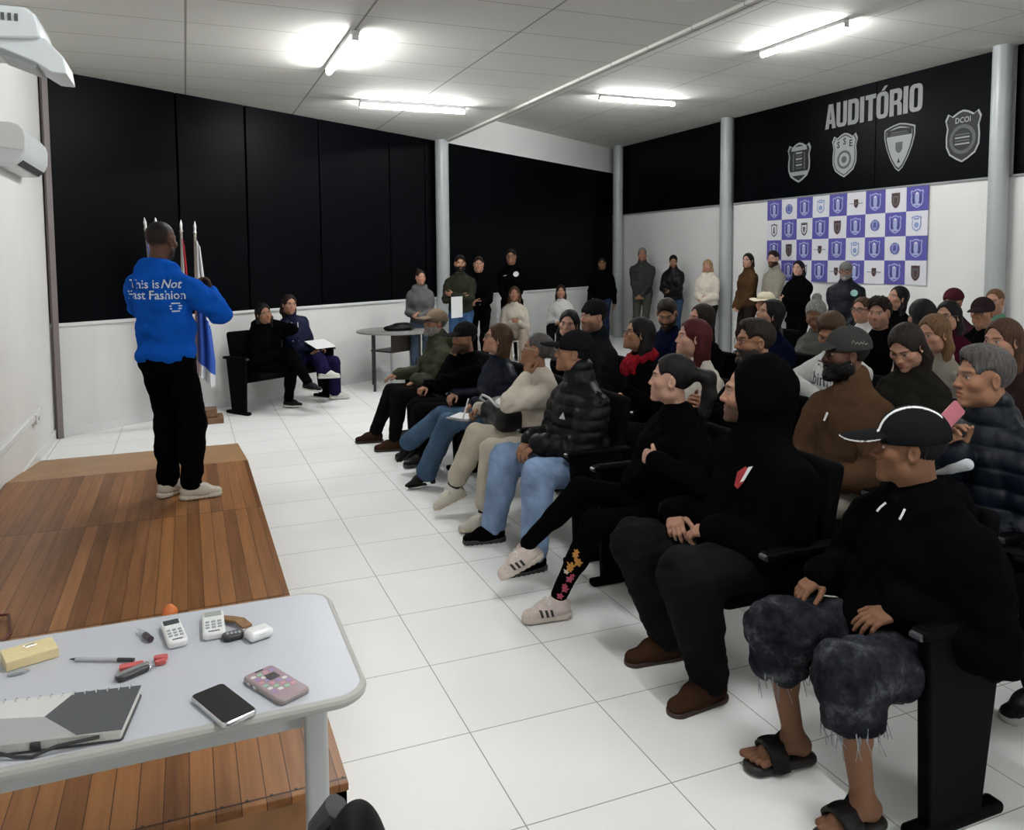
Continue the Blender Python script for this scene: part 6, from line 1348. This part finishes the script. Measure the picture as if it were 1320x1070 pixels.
# rows behind -----------------------------------------------------------------------------
seated('bearded man in navy shirt looking down behind the woman with red scarf', 860, 404, X=3.85, look=V(2.6, 4.6, .2), skin='tan', hair=('short', 'dark'), beard=1, top=dict(c=(.0025, .004, .013), name='shirt'), pants=dict(c=BLK2), fat=1.15, **sn_)
seated('laughing woman in black half hidden by the red haired woman', 903, 411, X=3.85, look=V(0, 5.6, 1.5), roll=-14, sex='f', skin='light', hair=('longback', 'dark'), top=dict(c=BLK, name='sweater'), pants=dict(c=BLK2), **sn_)
seated('woman in navy jacket with her head tipped back behind the man with brown glasses', 992, 405, X=4.35, look=V(0, 6.2, 2.4), roll=-12, sex='f', skin='light', hair=('longback', 'black'), top=dict(c=(.0025, .0038, .013), name='jacket', t=.04), pants=dict(c=BLK2), fat=1.2, **sn_)
seated('person in cream straw hat behind the woman in navy jacket', 986, 392, X=5.75, look=SPK, sex='f', skin='tan', hair=('short', 'dark'), cap=dict(kind='hat', c=(.56, .50, .38), band=(.42, .37, .28)), top=dict(c=(.05, .04, .04), name='shirt'), pants=dict(c=BLK2), **sn_)
def jersey_marks(o, root, base, g):
    d = nrm(V(1, .2, 0)); xa = nrm(np.cross(d, UP)); c = g['N']-d*.22-UP*.17
    decal_text(o, 'binho', c, d, xa, UP, .12, mat('jersey_print', (.03, .03, .035), .7), root, base, 'jersey_print', .008)
    for dz_ in (.115, .09): decal(o, np.array([(-.05, 0, 0), (.03, -.006, 0), (.03, .004, 0), (-.05, .009, 0)]), [(0, 1, 2, 3)], c+UP*dz_-xa*.05, d, xa, UP, mat('jersey_print', (.03, .03, .035), .7), root, base, 'jersey_print', .006)
_, i37 = seated('person in white lettered jersey bowing the head in the third row', 1072, 428, X=3.85, dx=.14, look=V(2.5, 3.3, .3), sex='m', skin='tan', hair=('short', 'brown'), top=dict(c=(.50, .50, .49), name='jersey', t=.03, marks=jersey_marks), pants=dict(c=(.2, .28, .4), m='denim'), hands={'R': (G(3.55, 4.24, .88), nrm(V(-.4, -.6, .45)), nrm(V(0, -.8, -.3)), 50), 'L': (G(3.57, 4.05, .87), nrm(V(-.4, .6, .4)), nrm(V(0, .8, -.3)), 50)}, **sn_)
seated('woman in grey shirt with grey top bun looking down', 1052, 406, X=4.8, look=V(3.2, 4.2, .2), sex='f', skin='brown', hair=('bun', 'grey'), top=dict(c=(.075, .078, .07), name='shirt', t=.026), pants=dict(c=(.15, .23, .36), m='denim'), arms='clasp', **sn_)
seated('person with light brown hair between the long haired woman and the woman in maroon', 1203, 431, X=4.35, look=V(2.5, 3.6, .9), sex='f', skin='light', hair=('shoulder', 'lbrown'), top=dict(c=(.2, .18, .15), name='sweater'), pants=dict(c=BLK2), **sn_)
seated('woman with glasses in white jacket seated behind the curly haired man', 1111, 400, X=5.9, look=V(0, 4.4, 1.4), sex='f', skin='light', hair=('lowbun', 'brown'), glasses=(.04, .03, .03), top=dict(c=(.52, .52, .52), name='jacket', t=.036), pants=dict(c=BLK2), **sn_)
seated('young man with curly hair and black t-shirt behind the man in dark cap', 1133, 404, X=5.35, look=V(1.2, 3.0, .9), skin='light', hair=('curly', 'dark'), beard=.4, top=dict(c=BLK, name='t_shirt'), pants=dict(c=BLK2), **sn_)
seated('woman in black with head tipped back in the last row by the wall', 1157, 384, X=6.9, look=V(2, 6.8, 2.2), roll=-8, sex='f', skin='light', hair=('long', 'black'), top=dict(c=BLK, name='sweater'), pants=dict(c=BLK2), **sn_)
seated('woman with long dark hair looking down behind the man in brown jacket', 1168, 447, X=3.62, look=V(2.4, 2.9, .35), sex='f', skin='light', hair=('long', 'dark'), top=dict(c=(.012, .011, .009), name='sweater', t=.03), pants=dict(c=BLK2), **sn_)
seated('person with long straight black hair and beige top turned away in the rear rows', 1188, 408, X=4.95, look=V(5.5, 6.5, .9), sex='f', skin='light', hair=('long', 'black'), top=dict(c=(.32, .28, .22), name='top', t=.03), pants=dict(c=BLK2), **sn_)
seated('woman with glasses and thick black hair in maroon sweater', 1222, 408, X=5.6, look=V(.5, 3.6, 1.1), sex='f', skin='light', hair=('shoulder', 'black'), glasses=(.02, .02, .02), top=dict(c=(.034, .004, .010), name='sweater', m='knit', t=.04, collar=.05), pants=dict(c=BLK2), fat=1.2, **sn_)
seated('person in maroon cap in the last row behind the woman in maroon sweater', 1228, 390, X=7.1, look=V(0, 4.5, 1.2), sex='m', skin='tan', hair=('short', 'black'), cap=dict(kind='beanie', c=(.05, .012, .016)), top=dict(c=(.03, .012, .016), name='jacket', t=.035), pants=dict(c=BLK2), **sn_)
seated('man in dark cap and black jacket over grey shirt at the right', 1266, 404, X=6.45, look=V(1, 3.0, 1.0), skin='tan', hair=('short', 'black'), cap=dict(kind='cap', c=(.02, .012, .013), tilt=.2), top=dict(c=BLK, name='jacket', t=.04, vneck=.18), inner=(.13, .13, .135), pants=dict(c=BLK2), **sn_)
seated('person in mint green top seated in the last row at the right column', 1282, 389, X=7.65, look=V(2, 4, 1.1), sex='m', skin='light', hair=('crop', 'lbrown'), top=dict(c=(.10, .27, .18), name='t_shirt', t=.03), pants=dict(c=BLK2), **sn_)
seated('woman with brown hair peering over the grey haired man at the right edge', 1292, 440, X=4.15, look=V(0, 3.2, 1.0), sex='f', skin='light', hair=('shoulder', 'brown'), top=dict(c=(.02, .012, .012), name='sweater'), pants=dict(c=BLK2), **sn_)
# round table with a black bag, chair beneath it -------------------------------------------
rt = empty('round_table', (2.47, 10.05, 0), 'small round table with thin grey top by the back wall', 'table'); ro = V(2.47, 10.05, 0)
mb = MB(); mb.lathe([(.49, .715), (.50, .72), (.50, .735), (.49, .74)], ro, 48); child(mb, 'tabletop', mat('round_top', (.22, .215, .21), .4, noise=.06), rt, ro)
for t in (.6, 2.17, 3.74, 5.3):
    mb = MB(); mb.tube([ro+V(.40*math.cos(t), .40*math.sin(t), .715), ro+V(.40*math.cos(t), .40*math.sin(t), .0)], .018, 10); child(mb, 'leg', mat('leg_dark', (.012, .012, .013), .4), rt, ro)
S = SDF([V(0, 0, 0)], .3, .007); S.ell(V(0, 0, .03), V(.20, .13, .045)); S.ell(V(.05, 0, .05), V(.12, .10, .05), None, .03); S.half(V(0, 0, 0), -UP); S.disp(wrinkle(31, 30, .004)); P, Q = S.extract()
o = mesh_obj('shoulder_bag', P, Q, cloth((.006, .006, .007), 'nylon')); o.location = (2.50, 9.98, .741); tag(o, 'flat black bag lying on the small round table', 'bag')
wc_ = empty('school_chair', (2.50, 10.42, 0), 'brown chair with pale legs tucked behind the round table', 'chair', None, math.atan2(WT[1], WT[0])); mb = MB()
mb.box((0, 0, .44), (.40, .38, .02)); mb.build('seat', mat('chair_brown', (.03, .018, .014), .5), wc_, bevel=.006)
mb = MB(); mb.box((0, -.19, .56), (.42, .02, .26)); mb.build('backrest', mat('chair_brown', (.03, .018, .014), .5), wc_, bevel=.006)
for x in (-.18, .18):
    for y in (-.17, .17):
        mb = MB(); mb.tube([(x, y, .0), (x, y, .44)], .012, 8); mb.build('leg', mat('leg_pale', (.45, .45, .45), .4), wc_)
# ------------------------------------------------------------------ light, world, camera, colour
w = bpy.data.worlds.new('world'); bpy.context.scene.world = w; w.use_nodes = True
w.node_tree.nodes['Background'].inputs[0].default_value = (.6, .65, .7, 1); w.node_tree.nodes['Background'].inputs[1].default_value = .02
cd = bpy.data.cameras.new('camera'); co = bpy.data.objects.new('camera', cd); C.objects.link(co)
Mc = Matrix([[CR[i], CU[i], -CF[i]] for i in range(3)]).to_4x4(); Mc.translation = Vector(CAM); co.matrix_world = Mc
cd.sensor_width = 36; cd.lens = 36*FPX/1320; cd.shift_y = -(535-CY)/1320; cd.clip_start = .02
sc = bpy.context.scene; sc.camera = co
sc.view_settings.view_transform = 'Standard'; sc.view_settings.look = 'None'; sc.view_settings.gamma = 1; sc.view_settings.use_curve_mapping = False
sc.view_settings.exposure = .0
sc.cycles.use_denoising = True; sc.cycles.max_bounces = 8
